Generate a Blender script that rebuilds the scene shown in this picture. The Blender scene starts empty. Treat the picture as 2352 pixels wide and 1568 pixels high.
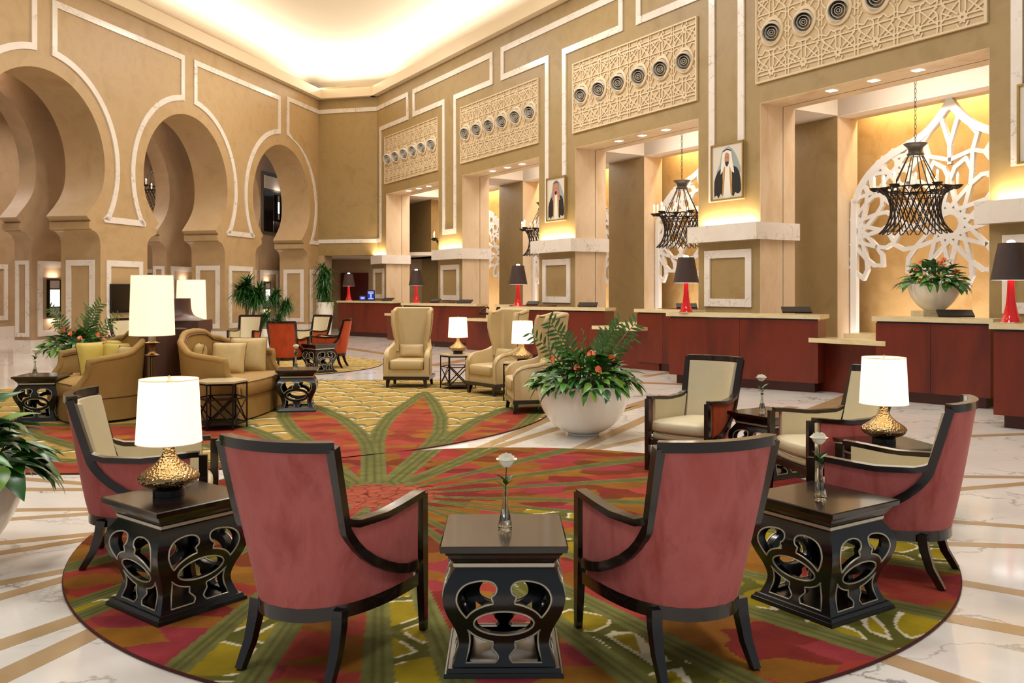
import bpy, bmesh, math, random
import numpy as np
from mathutils import Vector, Matrix
from mathutils.geometry import delaunay_2d_cdt
from math import sin, cos, pi, radians as rad, sqrt, hypot, atan2

C = bpy.context.scene.collection
SC = bpy.context.scene
rnd = random.Random(7)

# ------------------------------------------------------------------ camera, world, exposure
cam_d = bpy.data.cameras.new('camera'); cam = bpy.data.objects.new('camera', cam_d); C.objects.link(cam)
cam.location = (0, 0, 1.6); cam.rotation_euler = (pi/2, 0, 0)
cam_d.sensor_width = 36; cam_d.lens = 2000/2352*36; cam_d.shift_y = (664-784)/2352
cam_d.clip_start = 0.05; cam_d.clip_end = 200
SC.camera = cam
SC.view_settings.view_transform = 'Standard'; SC.view_settings.look = 'None'
SC.view_settings.gamma = 1; SC.view_settings.use_curve_mapping = False
SC.view_settings.exposure = -1.02
SC.cycles.max_bounces = 7; SC.cycles.diffuse_bounces = 3; SC.cycles.glossy_bounces = 3
SC.cycles.transmission_bounces = 5; SC.cycles.transparent_max_bounces = 6
SC.cycles.sample_clamp_indirect = 6; SC.cycles.caustics_reflective = False; SC.cycles.caustics_refractive = False
W = bpy.data.worlds.new('world'); SC.world = W; W.use_nodes = True
W.node_tree.nodes['Background'].inputs[0].default_value = (0.86, 0.93, 1.0, 1)
W.node_tree.nodes['Background'].inputs[1].default_value = 0.75

# ------------------------------------------------------------------ room frames
# x of frame R runs along the right wall towards the camera, y into the wall;
# x of frame L runs along the left wall towards the camera, y into the room; C is the chamfer wall
PR = Vector((-4.8785, 31.4744, 0)); PL = Vector((-7.1235, 32.0445, 0))
FR = {'R': (PR, rad(-59.25)), 'L': (PL, rad(-104.25)), 'C': (PR, rad(165.75)), None: (Vector((0, 0, 0)), 0)}
def wp(f, x, y, z=0):
    P, a = FR[f]
    return Vector((P.x+x*cos(a)-y*sin(a), P.y+x*sin(a)+y*cos(a), z))

def area(name, loc, rot, sx, sy, power, col, spread=180):
    l = bpy.data.lights.new(name, 'AREA'); l.shape = 'RECTANGLE'; l.size = sx; l.size_y = sy
    l.energy = power; l.color = col; l.spread = rad(spread)
    o = bpy.data.objects.new(name, l); C.objects.link(o); o.location = loc; o.rotation_euler = rot
    return o
def fr_area(name, f, x, y, z, sx, sy, power, col, tilt=0, spread=180):
    # faces down (tilt 0), up (tilt pi); tilt turns about the frame's x axis
    o = area(name, wp(f, x, y, z), (0, 0, 0), sx, sy, power, col, spread)
    o.matrix_world = Matrix.Translation(wp(f, x, y, z)) @ Matrix.Rotation(FR[f][1], 4, 'Z') @ Matrix.Rotation(tilt, 4, 'X')
    return o
WARM = (1.0, 0.92, 0.80); WARM2 = (1.0, 0.66, 0.33); NEUT = (1.0, 0.985, 0.95)
# cove strips behind the ceiling lip
for f, x, y, ln, p in (('R', 5, -.13, 10, 300), ('R', 15, -.13, 10, 300), ('R', 24, -.13, 8, 210),
                       ('L', 5.5, .13, 11, 300), ('L', 16.5, .13, 11, 300), ('C', 1.1, .13, 2.3, 200)):
    fr_area('cove_light', f, x, y, 8.93, ln, .12, p*1.0, (1, .92, .80), tilt=pi + (rad(25) if f == 'R' else -rad(25)))
# soft fill added high above the lobby, out of the frame, without fixtures
for x, y, p in ((-3, 3.5, 330), (3, 3.5, 330), (-4.5, 10, 400), (1.5, 10.5, 400), (-5.5, 17, 430), (-1.0, 18, 430), (-5.0, 24.5, 430)):
    area('lobby_fill', (x, y, 9.2), (0, 0, 0), 1.6, 1.6, p*1.25, NEUT)

# ------------------------------------------------------------------ helpers
def s2l(c): return c/12.92 if c <= .04045 else ((c+.055)/1.055)**2.4
def rgb(r, g=None, b=None):
    if isinstance(r, str): r, g, b = int(r[0:2], 16), int(r[2:4], 16), int(r[4:6], 16)
    return (s2l(r/255), s2l(g/255), s2l(b/255), 1)

def mat(name, col=(.8, .8, .8, 1), rough=.5, metal=0, spec=.5, coat=0, emis=None, estr=0, sheen=0, trans=0, sub=0, ior=None):
    m = bpy.data.materials.new(name); m.use_nodes = True
    b = m.node_tree.nodes['Principled BSDF']; I = b.inputs
    I['Base Color'].default_value = col; I['Roughness'].default_value = rough; I['Metallic'].default_value = metal
    I['Specular IOR Level'].default_value = spec; I['Coat Weight'].default_value = coat
    if coat: I['Coat Roughness'].default_value = .08
    if emis: I['Emission Color'].default_value = emis; I['Emission Strength'].default_value = estr
    if sheen: I['Sheen Weight'].default_value = sheen; I['Sheen Roughness'].default_value = .35; I['Sheen Tint'].default_value = (1, .45, .4, 1)
    if trans: I['Transmission Weight'].default_value = trans
    if ior: I['IOR'].default_value = ior
    return m
def nodes(m): return m.node_tree.nodes, m.node_tree.links, m.node_tree.nodes['Principled BSDF']
def coords(m, kind='Object', scale=(1, 1, 1)):
    n, l, b = nodes(m); t = n.new('ShaderNodeTexCoord'); mp = n.new('ShaderNodeMapping'); mp.inputs['Scale'].default_value = scale
    l.new(t.outputs[kind], mp.inputs['Vector']); return mp.outputs[0]
def noise(m, vec, scale, detail=4, rough=.55, dist=0):
    n, l, b = nodes(m); t = n.new('ShaderNodeTexNoise'); t.inputs['Scale'].default_value = scale; t.inputs['Detail'].default_value = detail
    t.inputs['Roughness'].default_value = rough; t.inputs['Distortion'].default_value = dist
    l.new(vec, t.inputs['Vector']); return t.outputs['Fac']
def ramp(m, fac, stops):
    n, l, b = nodes(m); r = n.new('ShaderNodeValToRGB'); e = r.color_ramp.elements
    while len(e) < len(stops): e.new(.5)
    for i, (p, c) in enumerate(stops): e[i].position = p; e[i].color = c
    l.new(fac, r.inputs[0]); return r.outputs[0]
def bump(m, fac, strength, dist=.01):
    n, l, b = nodes(m); t = n.new('ShaderNodeBump'); t.inputs['Strength'].default_value = strength; t.inputs['Distance'].default_value = dist
    l.new(fac, t.inputs['Height']); l.new(t.outputs[0], b.inputs['Normal'])
def mottled(name, c1, c2, c3=None, scale=.9, rough=.5, bstr=.15, fine=18, coat=0, vec=(1, 1, 1)):
    m = mat(name, c1, rough, coat=coat); n, l, b = nodes(m); v = coords(m, 'Object', vec)
    f = noise(m, v, scale, 6, .62, .4)
    st = [(.3, c1), (.7, c2)] if c3 is None else [(.25, c1), (.5, c2), (.75, c3)]
    l.new(ramp(m, f, st), b.inputs['Base Color'])
    if bstr: bump(m, noise(m, v, fine, 4), bstr, .004)
    return m
def marble(name, base='efe6dc', vein='a79c94', scale=1.0, rough=.12, warm='e2d5c6'):
    m = mat(name, rgb(base), rough); n, l, b = nodes(m); v = coords(m)
    w = n.new('ShaderNodeTexNoise'); w.inputs['Scale'].default_value = 1.3*scale; w.inputs['Detail'].default_value = 7; w.inputs['Roughness'].default_value = .6
    l.new(v, w.inputs['Vector'])
    mx = n.new('ShaderNodeMixRGB'); mx.blend_type = 'ADD'; mx.inputs[0].default_value = 1.1; l.new(v, mx.inputs[1]); l.new(w.outputs['Color'], mx.inputs[2])
    mp = n.new('ShaderNodeMapping'); mp.inputs['Scale'].default_value = (1, 2.1, 1.4); mp.inputs['Rotation'].default_value = (.3, .2, .5); l.new(mx.outputs[0], mp.inputs[0])
    vo = n.new('ShaderNodeTexVoronoi'); vo.feature = 'DISTANCE_TO_EDGE'; vo.inputs['Scale'].default_value = 1.1*scale; l.new(mp.outputs[0], vo.inputs['Vector'])
    r1 = ramp(m, vo.outputs['Distance'], [(0, (1, 1, 1, 1)), (.035, (0, 0, 0, 1))])
    msk = ramp(m, noise(m, v, 1.1*scale, 4), [(.45, (0, 0, 0, 1)), (.62, (1, 1, 1, 1))])
    mul = n.new('ShaderNodeMixRGB'); mul.blend_type = 'MULTIPLY'; mul.inputs[0].default_value = 1; l.new(r1, mul.inputs[1]); l.new(msk, mul.inputs[2])
    cl = ramp(m, noise(m, v, .7*scale, 6, .7, .6), [(.3, rgb(base)), (.75, rgb(warm))])
    fin = n.new('ShaderNodeMixRGB'); l.new(mul.outputs[0], fin.inputs[0]); l.new(cl, fin.inputs[1]); fin.inputs[2].default_value = rgb(vein)
    l.new(fin.outputs[0], b.inputs['Base Color']); return m

M = {}
M['plaster'] = mottled('plaster_gold', rgb('8e7444'), rgb('a08658'), rgb('957b4b'), 1.6, .5, .12, 30)
M['plaster2'] = mottled('plaster_honey', rgb('a98a5c'), rgb('b99b70'), rgb('b09066'), 1.4, .5, .12, 30)
M['plaster3'] = mottled('plaster_grey_brown', rgb('a78864'), rgb('b89a78'), rgb('a08a6c'), .9, .5, .12, 30)  # greyer brown plaster of the passage and the side hall
M['travertine'] = mottled('travertine_cream', rgb('d2b48c'), rgb('dcc3a2'), rgb('c9a67a'), 2.2, .4, .1, 30, vec=(1, 1, .35))
M['yellow'] = mottled('niche_yellow', rgb('c29a5c'), rgb('cfa86c'), rgb('b98d4c'), 2, .6, .5, 26)
M['marble'] = marble('marble_white', scale=1.6, rough=.2)
M['floor'] = marble('marble_floor', 'f5f0ea', '8a7e76', 1.05, .09, 'e6dcd0')
M['strip'] = mottled('beige_stone', rgb('c3a680'), rgb('b59468'), None, 1.5, .14, 0)
M['ceiling'] = mat('ceiling_white', rgb('f6e8d0'), .7)
M['lip'] = mat('lip_cream', rgb('ecd9bb'), .6)
M['soffit'] = mat('soffit_paint', rgb('e6d6c2'), .6)
M['white'] = mat('screen_white', rgb('f4efe8'), .35)
M['lattice'] = mat('lattice_cream', rgb('dcc5a0'), .55)
M['lattice_back'] = mat('lattice_back', rgb('cdb28a'), .6)
M['nozzle'] = mat('nozzle_grey', rgb('cfc6b8'), .4)
M['nozzle_in'] = mat('nozzle_inside', rgb('4a4034'), .6)
M['groove'] = mat('groove_dark', rgb('4a3420'), .8)
M['dark'] = mottled('espresso_wood', rgb('160c09'), rgb('20110c'), None, 8, .2, 0, coat=.35, vec=(1, 1, .2))
M['ebony'] = mat('ebony_lacquer', rgb('0e0a0a'), .28, coat=.25)
M['silver'] = mat('silver_leaf', rgb('d2cab4'), .35, metal=.35)
M['mahog'] = mottled('mahogany', rgb('5e1a0a'), rgb('70240e'), rgb('4e1206'), 2.2, .38, 0, vec=(1, 1, .25))
M['mahog2'] = mottled('mahogany_plinth', rgb('3d130b'), rgb('4a190d'), None, 2.2, .3, 0, vec=(1, 1, .25))
M['counter'] = mottled('counter_onyx', rgb('d9bf8c'), rgb('e6d3a8'), rgb('c9a86c'), 2.2, .15, 0, vec=(1, 1, 3))
M['velvet'] = mottled('velvet_rose', rgb('b0544c'), rgb('be6662'), rgb('963a2e'), 5.5, .6, .2, 60, vec=(1, 1, .45))
M['velvet2'] = mottled('velvet_orange', rgb('a83a1c'), rgb('b8481f'), rgb('8c2a12'), 5.5, .6, .2, 60, vec=(1, 1, .45))
for k in ('velvet', 'velvet2'):
    I_ = M[k].node_tree.nodes['Principled BSDF'].inputs; I_['Sheen Weight'].default_value = .6; I_['Sheen Roughness'].default_value = .4
    I_['Sheen Tint'].default_value = (1, .45, .45, 1) if k == 'velvet' else (1, .4, .2, 1); I_['Specular IOR Level'].default_value = .2
M['cream'] = mottled('cream_leather', rgb('ded0ae'), rgb('d4c49e'), None, 3, .42, .06, 120)
M['leather'] = mottled('wing_leather', rgb('cfb584'), rgb('c6a974'), None, 2, .42, .06, 120)
M['sofa'] = mottled('sofa_fabric', rgb('a88446'), rgb('9c773c'), None, 2.5, .75, .25, 150)
M['piping'] = mat('piping_brown', rgb('6b4626'), .6)
M['pillow'] = mottled('pillow_gold', rgb('c9b04e'), rgb('bfa23e'), None, 6, .6, .3, 60)
M['pillow2'] = mottled('pillow_sand', rgb('c2a366'), rgb('d0b47c'), None, 6, .6, .3, 60)
M['shade'] = mat('lampshade_lit', rgb('fff4e0'), .8, emis=(1, .87, .68, 1), estr=2.0)
M['shade2'] = mat('lampshade_lit_warm', rgb('fff0d0'), .8, emis=(1, .85, .60, 1), estr=1.6)
M['shade_rim'] = mat('lampshade_rim', rgb('e8cfa8'), .8, emis=(1, .72, .42, 1), estr=.45)
M['bulb'] = mat('bulb_glow', rgb('ffffff'), .5, emis=(1, .88, .68, 1), estr=28)
M['downlight'] = mat('downlight_glow', rgb('ffffff'), .5, emis=(1, .93, .82, 1), estr=9)
M['cool_glow'] = mat('sconce_glow', rgb('ffffff'), .5, emis=(1, .95, .9, 1), estr=5)
M['sconce_glass'] = mat('sconce_frosted', rgb('a88c7c'), .25, emis=(1, .9, .8, 1), estr=.15)
M['bronze'] = mat('dark_bronze', rgb('2a1f1a'), .35, metal=.6)
M['iron'] = mat('wrought_iron', rgb('2b211b'), .45, metal=.7)
M['pewter'] = mat('pewter', rgb('4e4740'), .4, metal=.4)
M['nickel'] = mat('nickel', rgb('c9b79c'), .2, metal=1)
M['candle'] = mat('candle_sleeve', rgb('f2e6cc'), .5, emis=(1, .85, .6, 1), estr=.8)
m = M['gold'] = mat('hammered_gold', rgb('a88c64'), .15, metal=1); n, l, b = nodes(m); v = coords(m)
vo = n.new('ShaderNodeTexVoronoi'); vo.inputs['Scale'].default_value = 78; l.new(v, vo.inputs['Vector']); bump(m, vo.outputs['Distance'], .65, .008)
M['redglass'] = mat('red_glass', rgb('c80c12'), .06, coat=.6, emis=rgb('b00810'), estr=.12)
M['brownshade'] = mottled('brown_silk', rgb('33221b'), rgb('44302a'), None, 30, .7, .1, 60, vec=(1, 1, 6))
M['black'] = mat('black_plastic', rgb('08080a'), .55)
M['screen_blue'] = mat('screen_blue', rgb('10206a'), .2, emis=rgb('2a48d8'), estr=.7)
M['screen_text'] = mat('screen_text', rgb('c8dcff'), .2, emis=rgb('c0d8ff'), estr=1.4)
M['pot'] = mat('white_pot', rgb('f7f0e4'), .22, coat=.3)
M['soil'] = mottled('soil', rgb('2a1c12'), rgb('3a2818'), None, 20, .9, .5)
M['leafA'] = mottled('leaf_green', rgb('3c7026'), rgb('549238'), None, 9, .32, 0)
M['leafB'] = mottled('leaf_deep', rgb('22501e'), rgb('366c2a'), None, 9, .3, 0)
M['leafC'] = mottled('leaf_zz', rgb('3a5e2a'), rgb('648846'), None, 9, .25, 0)
M['leafD'] = mottled('leaf_lime', rgb('5c8a2c'), rgb('7ca03c'), None, 9, .35, 0)
M['stem'] = mat('stem_green', rgb('3c5c28'), .5)
M['flower'] = mottled('flower_orange', rgb('c4441c'), rgb('d85c28'), None, 14, .4, 0)
M['trunk'] = mottled('trunk_brown', rgb('6a3c1e'), rgb('8a5630'), None, 12, .8, .5)
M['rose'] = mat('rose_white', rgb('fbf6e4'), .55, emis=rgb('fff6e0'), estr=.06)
M['glass'] = mat('vase_glass', rgb('f4faf8'), .03, trans=1, ior=1.45)
M['stone_top'] = mottled('table_stone', rgb('dcc9a4'), rgb('cbb488'), None, 4, .25, 0)
M['frame_gold'] = mat('frame_gold', rgb('a98a48'), .35, metal=.6)
M['canvas'] = mat('canvas', rgb('d9cdbc'), .7)
M['robe'] = mat('paint_black', rgb('17120f'), .7)
M['cloth_white'] = mat('paint_white', rgb('e8e0d4'), .7)
M['cloth_gold'] = mat('paint_gold', rgb('b98a3c'), .7)
M['skin'] = mat('paint_skin', rgb('b98362'), .7)
M['beard'] = mat('paint_dark', rgb('2a1c18'), .7)
M['greysplash'] = mat('paint_grey', rgb('97a09c'), .7)
M['paint_check'] = mat('paint_red_grey', rgb('b07868'), .7)
M['door_red'] = mottled('door_red', rgb('4a0c0c'), rgb('5c1210'), None, 2, .35, 0)
M['drum'] = mottled('drum_brown', rgb('4c3026'), rgb('5c3c30'), None, 3, .4, 0)
M['tv'] = mat('tv_black', rgb('060506'), .12)
M['brownbeam'] = mat('beam_brown', rgb('8a5a30'), .7)
M['darkglass'] = mat('dark_glass', rgb('1c1410'), .08)
M['greyframe'] = mat('window_grey', rgb('5a5248'), .5)
M['brass'] = mat('brass_old', rgb('7a6244'), .28, metal=1)

KIDS = {}
class MB:
    def __init__(s): s.v = []; s.f = []
    def add(s, vs, fs):
        o = len(s.v); s.v += [tuple(p) for p in vs]; s.f += [[i+o for i in f] for f in fs]; return s
    def box(s, x0, x1, y0, y1, z0, z1):
        return s.add([(x0, y0, z0), (x1, y0, z0), (x1, y1, z0), (x0, y1, z0), (x0, y0, z1), (x1, y0, z1), (x1, y1, z1), (x0, y1, z1)],
                     [(3, 2, 1, 0), (4, 5, 6, 7), (0, 1, 5, 4), (1, 2, 6, 5), (2, 3, 7, 6), (3, 0, 4, 7)])
    def prism(s, poly, z0, z1):
        n = len(poly)
        if sum(poly[i][0]*poly[(i+1) % n][1]-poly[(i+1) % n][0]*poly[i][1] for i in range(n)) < 0: poly = poly[::-1]
        return s.add([(x, y, z0) for x, y in poly]+[(x, y, z1) for x, y in poly],
                     [list(range(n))[::-1], [n+i for i in range(n)]]+[(i, (i+1) % n, n+(i+1) % n, n+i) for i in range(n)])
    def frustum(s, a, b, z0, z1, cx=0, cy=0):     # square section half-widths a -> b
        return s.add([(cx-a, cy-a, z0), (cx+a, cy-a, z0), (cx+a, cy+a, z0), (cx-a, cy+a, z0), (cx-b, cy-b, z1), (cx+b, cy-b, z1), (cx+b, cy+b, z1), (cx-b, cy+b, z1)],
                     [(3, 2, 1, 0), (4, 5, 6, 7), (0, 1, 5, 4), (1, 2, 6, 5), (2, 3, 7, 6), (3, 0, 4, 7)])
    def lathe(s, prof, seg=32, cx=0, cy=0, cap=True):
        n = len(prof); vs = []
        for r, z in prof:
            for k in range(seg):
                a = 2*pi*k/seg; vs.append((cx+r*cos(a), cy+r*sin(a), z))
        fs = [(i*seg+k, i*seg+(k+1) % seg, (i+1)*seg+(k+1) % seg, (i+1)*seg+k) for i in range(n-1) for k in range(seg)]
        if cap: fs += [list(range(seg))[::-1], [(n-1)*seg+k for k in range(seg)]]
        return s.add(vs, fs)
    def tube(s, pts, r, seg=8, closed=False, sq=None, up=None, rot=0):
        # r may be a list; sq=(a,b) makes a rectangular section a wide, b deep
        P = [Vector(p) for p in pts]; n = len(P); vs = []; 
        ref = Vector(up) if up else None; prev = None
        if sq: prof = [(-.5, -.5), (.5, -.5), (.5, .5), (-.5, .5)]; seg = 4
        for i, p in enumerate(P):
            a = P[(i-1) % n] if closed else P[max(i-1, 0)]; b = P[(i+1) % n] if closed else P[min(i+1, n-1)]
            t = (b-a).normalized() if (b-a).length > 1e-9 else Vector((0, 0, 1))
            if ref is not None: side = t.cross(ref)
            elif prev is not None: side = prev - t*prev.dot(t)
            else: side = t.cross(Vector((0, 0, 1)) if abs(t.z) < .9 else Vector((1, 0, 0)))
            if side.length < 1e-6: side = t.cross(Vector((1, 0, 0)) if abs(t.x) < .9 else Vector((0, 1, 0)))
            side.normalize(); prev = side; nn = side.cross(t)
            rr = r[i] if isinstance(r, (list, tuple)) else r
            for k in range(seg):
                if sq:
                    q = sq[i] if isinstance(sq[0], (list, tuple)) else sq
                    vs.append(p+side*prof[k][0]*q[0]+nn*prof[k][1]*q[1])
                else:
                    an = 2*pi*k/seg+rot; vs.append(p+side*cos(an)*rr+nn*sin(an)*rr)
        m = n if closed else n-1
        fs = [(i*seg+k, ((i+1) % n)*seg+k, ((i+1) % n)*seg+(k+1) % seg, i*seg+(k+1) % seg) for i in range(m) for k in range(seg)]
        if not closed: fs += [list(range(seg)), [(n-1)*seg+k for k in range(seg)][::-1]]
        return s.add(vs, fs)
    def strip(s, outer, inner, y0, y1, closed=True):   # band between two polylines in the x-z plane, extruded y0..y1
        n = len(outer); vs = []
        for (x, z), (u, w) in zip(outer, inner): vs += [(x, y0, z), (u, y0, w), (u, y1, w), (x, y1, z)]
        m = n if closed else n-1; fs = []
        for i in range(m):
            a = i*4; b = ((i+1) % n)*4
            for k in range(4): fs.append((a+k, a+(k+1) % 4, b+(k+1) % 4, b+k))
        if not closed: fs += [(0, 3, 2, 1), ((n-1)*4, (n-1)*4+1, (n-1)*4+2, (n-1)*4+3)]
        return s.add(vs, fs)
    def shell(s, fn, us, vs_, o0, o1):   # closed slab over fn(u,v)->(point, outward normal)
        nu, nv = len(us), len(vs_); V = []
        for off in (o0, o1):
            for u in us:
                for v in vs_:
                    p, nn = fn(u, v); V.append(Vector(p)+Vector(nn)*off)
        K = nu*nv; F = []
        def I(i, j, k): return k*K+i*nv+j
        for i in range(nu-1):
            for j in range(nv-1):
                F.append((I(i, j, 0), I(i, j+1, 0), I(i+1, j+1, 0), I(i+1, j, 0)))
                F.append((I(i, j, 1), I(i+1, j, 1), I(i+1, j+1, 1), I(i, j+1, 1)))
        for i in range(nu-1):
            F.append((I(i, 0, 0), I(i+1, 0, 0), I(i+1, 0, 1), I(i, 0, 1))); F.append((I(i, nv-1, 0), I(i, nv-1, 1), I(i+1, nv-1, 1), I(i+1, nv-1, 0)))
        for j in range(nv-1):
            F.append((I(0, j, 0), I(0, j, 1), I(0, j+1, 1), I(0, j+1, 0))); F.append((I(nu-1, j, 0), I(nu-1, j+1, 0), I(nu-1, j+1, 1), I(nu-1, j, 1)))
        return s.add(V, F)
    def xf(s, mtx, start=0):
        for i in range(start, len(s.v)): s.v[i] = tuple(mtx @ Vector(s.v[i]))
        return s
    def mesh(s, name, m, smooth=35, fix=True):
        me = bpy.data.meshes.new(name); me.from_pydata(s.v, [], s.f)
        if fix:
            bm = bmesh.new(); bm.from_mesh(me); bmesh.ops.recalc_face_normals(bm, faces=bm.faces); bm.to_mesh(me); bm.free()
        me.materials.append(M[m] if isinstance(m, str) else m)
        if smooth:
            me.polygons.foreach_set('use_smooth', [True]*len(me.polygons)); me.set_sharp_from_angle(angle=rad(smooth))
        me.update(); return me
    def build(s, name, m, parent=None, smooth=35, frame=None, label=None, fix=True):
        return link(name, s.mesh(name, m, smooth, fix), parent, frame, label)
def link(name, me, parent=None, frame=None, label=None, loc=None, rotz=0):
    o = bpy.data.objects.new(name, me); C.objects.link(o)
    if parent: o.parent = parent; KIDS.setdefault(parent.name, []).append(o)
    if frame: o.location = FR[frame][0]; o.rotation_euler = (0, 0, FR[frame][1])
    if loc is not None: o.location = loc; o.rotation_euler = (0, 0, rotz)
    if label: o['label'] = label
    return o
def tag(o, label, cat, group=None):
    o['label'] = label; o['category'] = cat
    if group: o['group'] = group
    return o
def struct(o, label=None):
    o['kind'] = 'structure'
    if label: o['label'] = label
    return o
def thing(name, label=None, cat=None, loc=(0, 0, 0), rotz=0, group=None, frame=None):
    o = bpy.data.objects.new(name, None); C.objects.link(o); o.empty_display_size = .1
    if frame: 
        p = wp(frame, loc[0], loc[1], loc[2]); o.location = p; o.rotation_euler = (0, 0, FR[frame][1]+rotz)
    else: o.location = loc; o.rotation_euler = (0, 0, rotz)
    if label: tag(o, label, cat, group)
    return o
def dup(o, parent=None):
    c = o.copy(); C.objects.link(c); c.parent = parent
    if parent: KIDS.setdefault(parent.name, []).append(c)
    for ch in KIDS.get(o.name, []): dup(ch, c)
    return c
def place(proto, first, loc, rotz, label, cat, group=None):
    o = proto if first else dup(proto)
    o.location = loc; o.rotation_euler = (0, 0, rotz)
    if 'group' in o: del o['group']
    tag(o, label, cat, group); return o
def relabel_part(root, part, m):
    for ch in KIDS.get(root.name, []):
        if ch.name.split('.')[0] == part:
            ch.data = ch.data.copy(); ch.data.materials[0] = M[m]

def inside(p, loops):
    c = False; x, y = p
    for L in loops:
        n = len(L); j = n-1
        for i in range(n):
            xi, yi = L[i]; xj, yj = L[j]
            if (yi > y) != (yj > y) and x < (xj-xi)*(y-yi)/(yj-yi)+xi: c = not c
            j = i
    return c
def plate(loops, fmap, gx=None, gz=None):
    # even-odd plate between fmap(x,z,0) and fmap(x,z,1); gx,gz give inner grid lines
    pts = []; edges = []
    for L in loops:
        o = len(pts); pts += [Vector(p) for p in L]; edges += [(o+i, o+(i+1) % len(L)) for i in range(len(L))]
    if gx is not None:
        for x in gx:
            for z in gz: pts.append(Vector((x, z)))
    V, E, F, _, _, _ = delaunay_2d_cdt(pts, edges, [], 0, 1e-5)
    F = [f for f in F if inside((sum(V[i].x for i in f)/len(f), sum(V[i].y for i in f)/len(f)), loops)]
    used = sorted({i for f in F for i in f}); mp = {i: k for k, i in enumerate(used)}; n = len(used)
    vs = [fmap(V[i].x, V[i].y, 0) for i in used]+[fmap(V[i].x, V[i].y, 1) for i in used]
    fs = [[mp[i] for i in f] for f in F]+[[mp[i]+n for i in f][::-1] for f in F]
    cnt = {}
    for f in F:
        for a, b in zip(f, list(f[1:])+[f[0]]): cnt[(mp[a], mp[b])] = 1
    for (a, b) in cnt:
        if (b, a) not in cnt: fs.append((b, a, a+n, b+n))
    mb = MB(); mb.add(vs, fs); return mb
def offset(poly, d):    # inward offset of a closed polyline (miter), either orientation
    n = len(poly); A = sum(poly[i][0]*poly[(i+1) % n][1]-poly[(i+1) % n][0]*poly[i][1] for i in range(n)); sg = 1 if A > 0 else -1; out = []
    for i in range(n):
        p0, p1, p2 = poly[i-1], poly[i], poly[(i+1) % n]
        a = Vector((p1[0]-p0[0], p1[1]-p0[1])).normalized(); b = Vector((p2[0]-p1[0], p2[1]-p1[1])).normalized()
        na = Vector((-a.y, a.x))*sg; nb = Vector((-b.y, b.x))*sg; k = na+nb
        k = k/max(.25, k.dot(k))*2*1.0
        out.append((p1[0]+k.x*d, p1[1]+k.y*d))
    return out
def lerp(a, b, t): return a+(b-a)*t
def sm(a, b, x):
    t = max(0, min(1, (x-a)/(b-a))); return t*t*(3-2*t)
def interp(x, xs, ys):
    return float(np.interp(x, xs, ys))
def catmull(P, n=6):
    out = []; P = [tuple(p) for p in P]; Q = [P[0]]+P+[P[-1]]
    for i in range(1, len(Q)-2):
        for k in range(n):
            t = k/n; out.append(tuple(.5*((2*b)+(c-a)*t+(2*a-5*b+4*c-d)*t*t+(3*b-a-3*c+d)*t**3) for a, b, c, d in zip(Q[i-1], Q[i], Q[i+1], Q[i+2])))
    out.append(P[-1]); return out

# ================================================================== STRUCTURE
# ---- floor: marble with inlaid beige bands
fl = MB().prism([(-26, -4), (16, -4), (16, 46), (-26, 46)], -.3, 0).build('floor', 'floor', smooth=0); struct(fl, 'polished white marble floor with beige stone bands')
def unpx(x, y, z=0): Y = 2000*(1.6-z)/(y-664); return ((x-1176)/2000*Y, Y)
def band(a, b, ext, w, w2=None, z=.0015):
    a, b = Vector(a), Vector(b); d = (b-a).normalized(); b2 = a+d*ext; n = Vector((-d.y, d.x)); w2 = w2 or w
    return MB().prism([tuple(a-n*w/2), tuple(b2-n*w2/2), tuple(b2+n*w2/2), tuple(a+n*w/2)], -.01, z)
BANDS = [((199, 1111), (59, 1100), .1), ((202, 1124), (37, 1124), .1), ((215, 1169), (19, 1171), .09), ((215, 1179), (9, 1193), .09),
         ((184, 1229), (0, 1247), .09), ((174, 1242), (0, 1270), .09), ((128, 1315), (0, 1339), .09), ((128, 1335), (0, 1371), .1),
         ((174, 1421), (0, 1481), .12), ((218, 1452), (0, 1556), .13),
         ((2234, 1001), (2352, 997), .13), ((2211, 1094.5), (2352, 1095.7), .1), ((2207, 1123), (2352, 1111), .1), ((2191, 1198), (2352, 1210), .09),
         ((2180, 1249), (2352, 1254.6), .09), ((2220, 1340), (2352, 1363), .1), ((2168, 1417), (2352, 1450), .12), ((2052, 1516), (2207, 1568), .12),
         ((1095, 1033), (1163, 1004), .12), ((1163, 1020), (1289, 981), .12), ((1322, 1033), (1480, 962), .14), ((1386, 1027), (1480, 1007), .12),
         ((1418, 946), (1480, 930), .13), ((1830, 960), (1970, 905), .3), ((1495, 862), (1560, 852), .2), ((1000, 838), (1100, 822), .35), ((800, 800), (900, 815), .3),
         ((1700, 888), (1500, 880), .25)]
for a, b, w in BANDS:
    A, B = unpx(*a), unpx(*b)
    s0 = Vector(A)-(Vector(B)-Vector(A)).normalized()*.25
    band(s0, B, (Vector(B)-s0).length+(3.5 if a[1] > 1000 else .6), w, w*1.35 if a[1] > 1000 else w).build('stone_band', 'strip', fl, 0)

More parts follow.
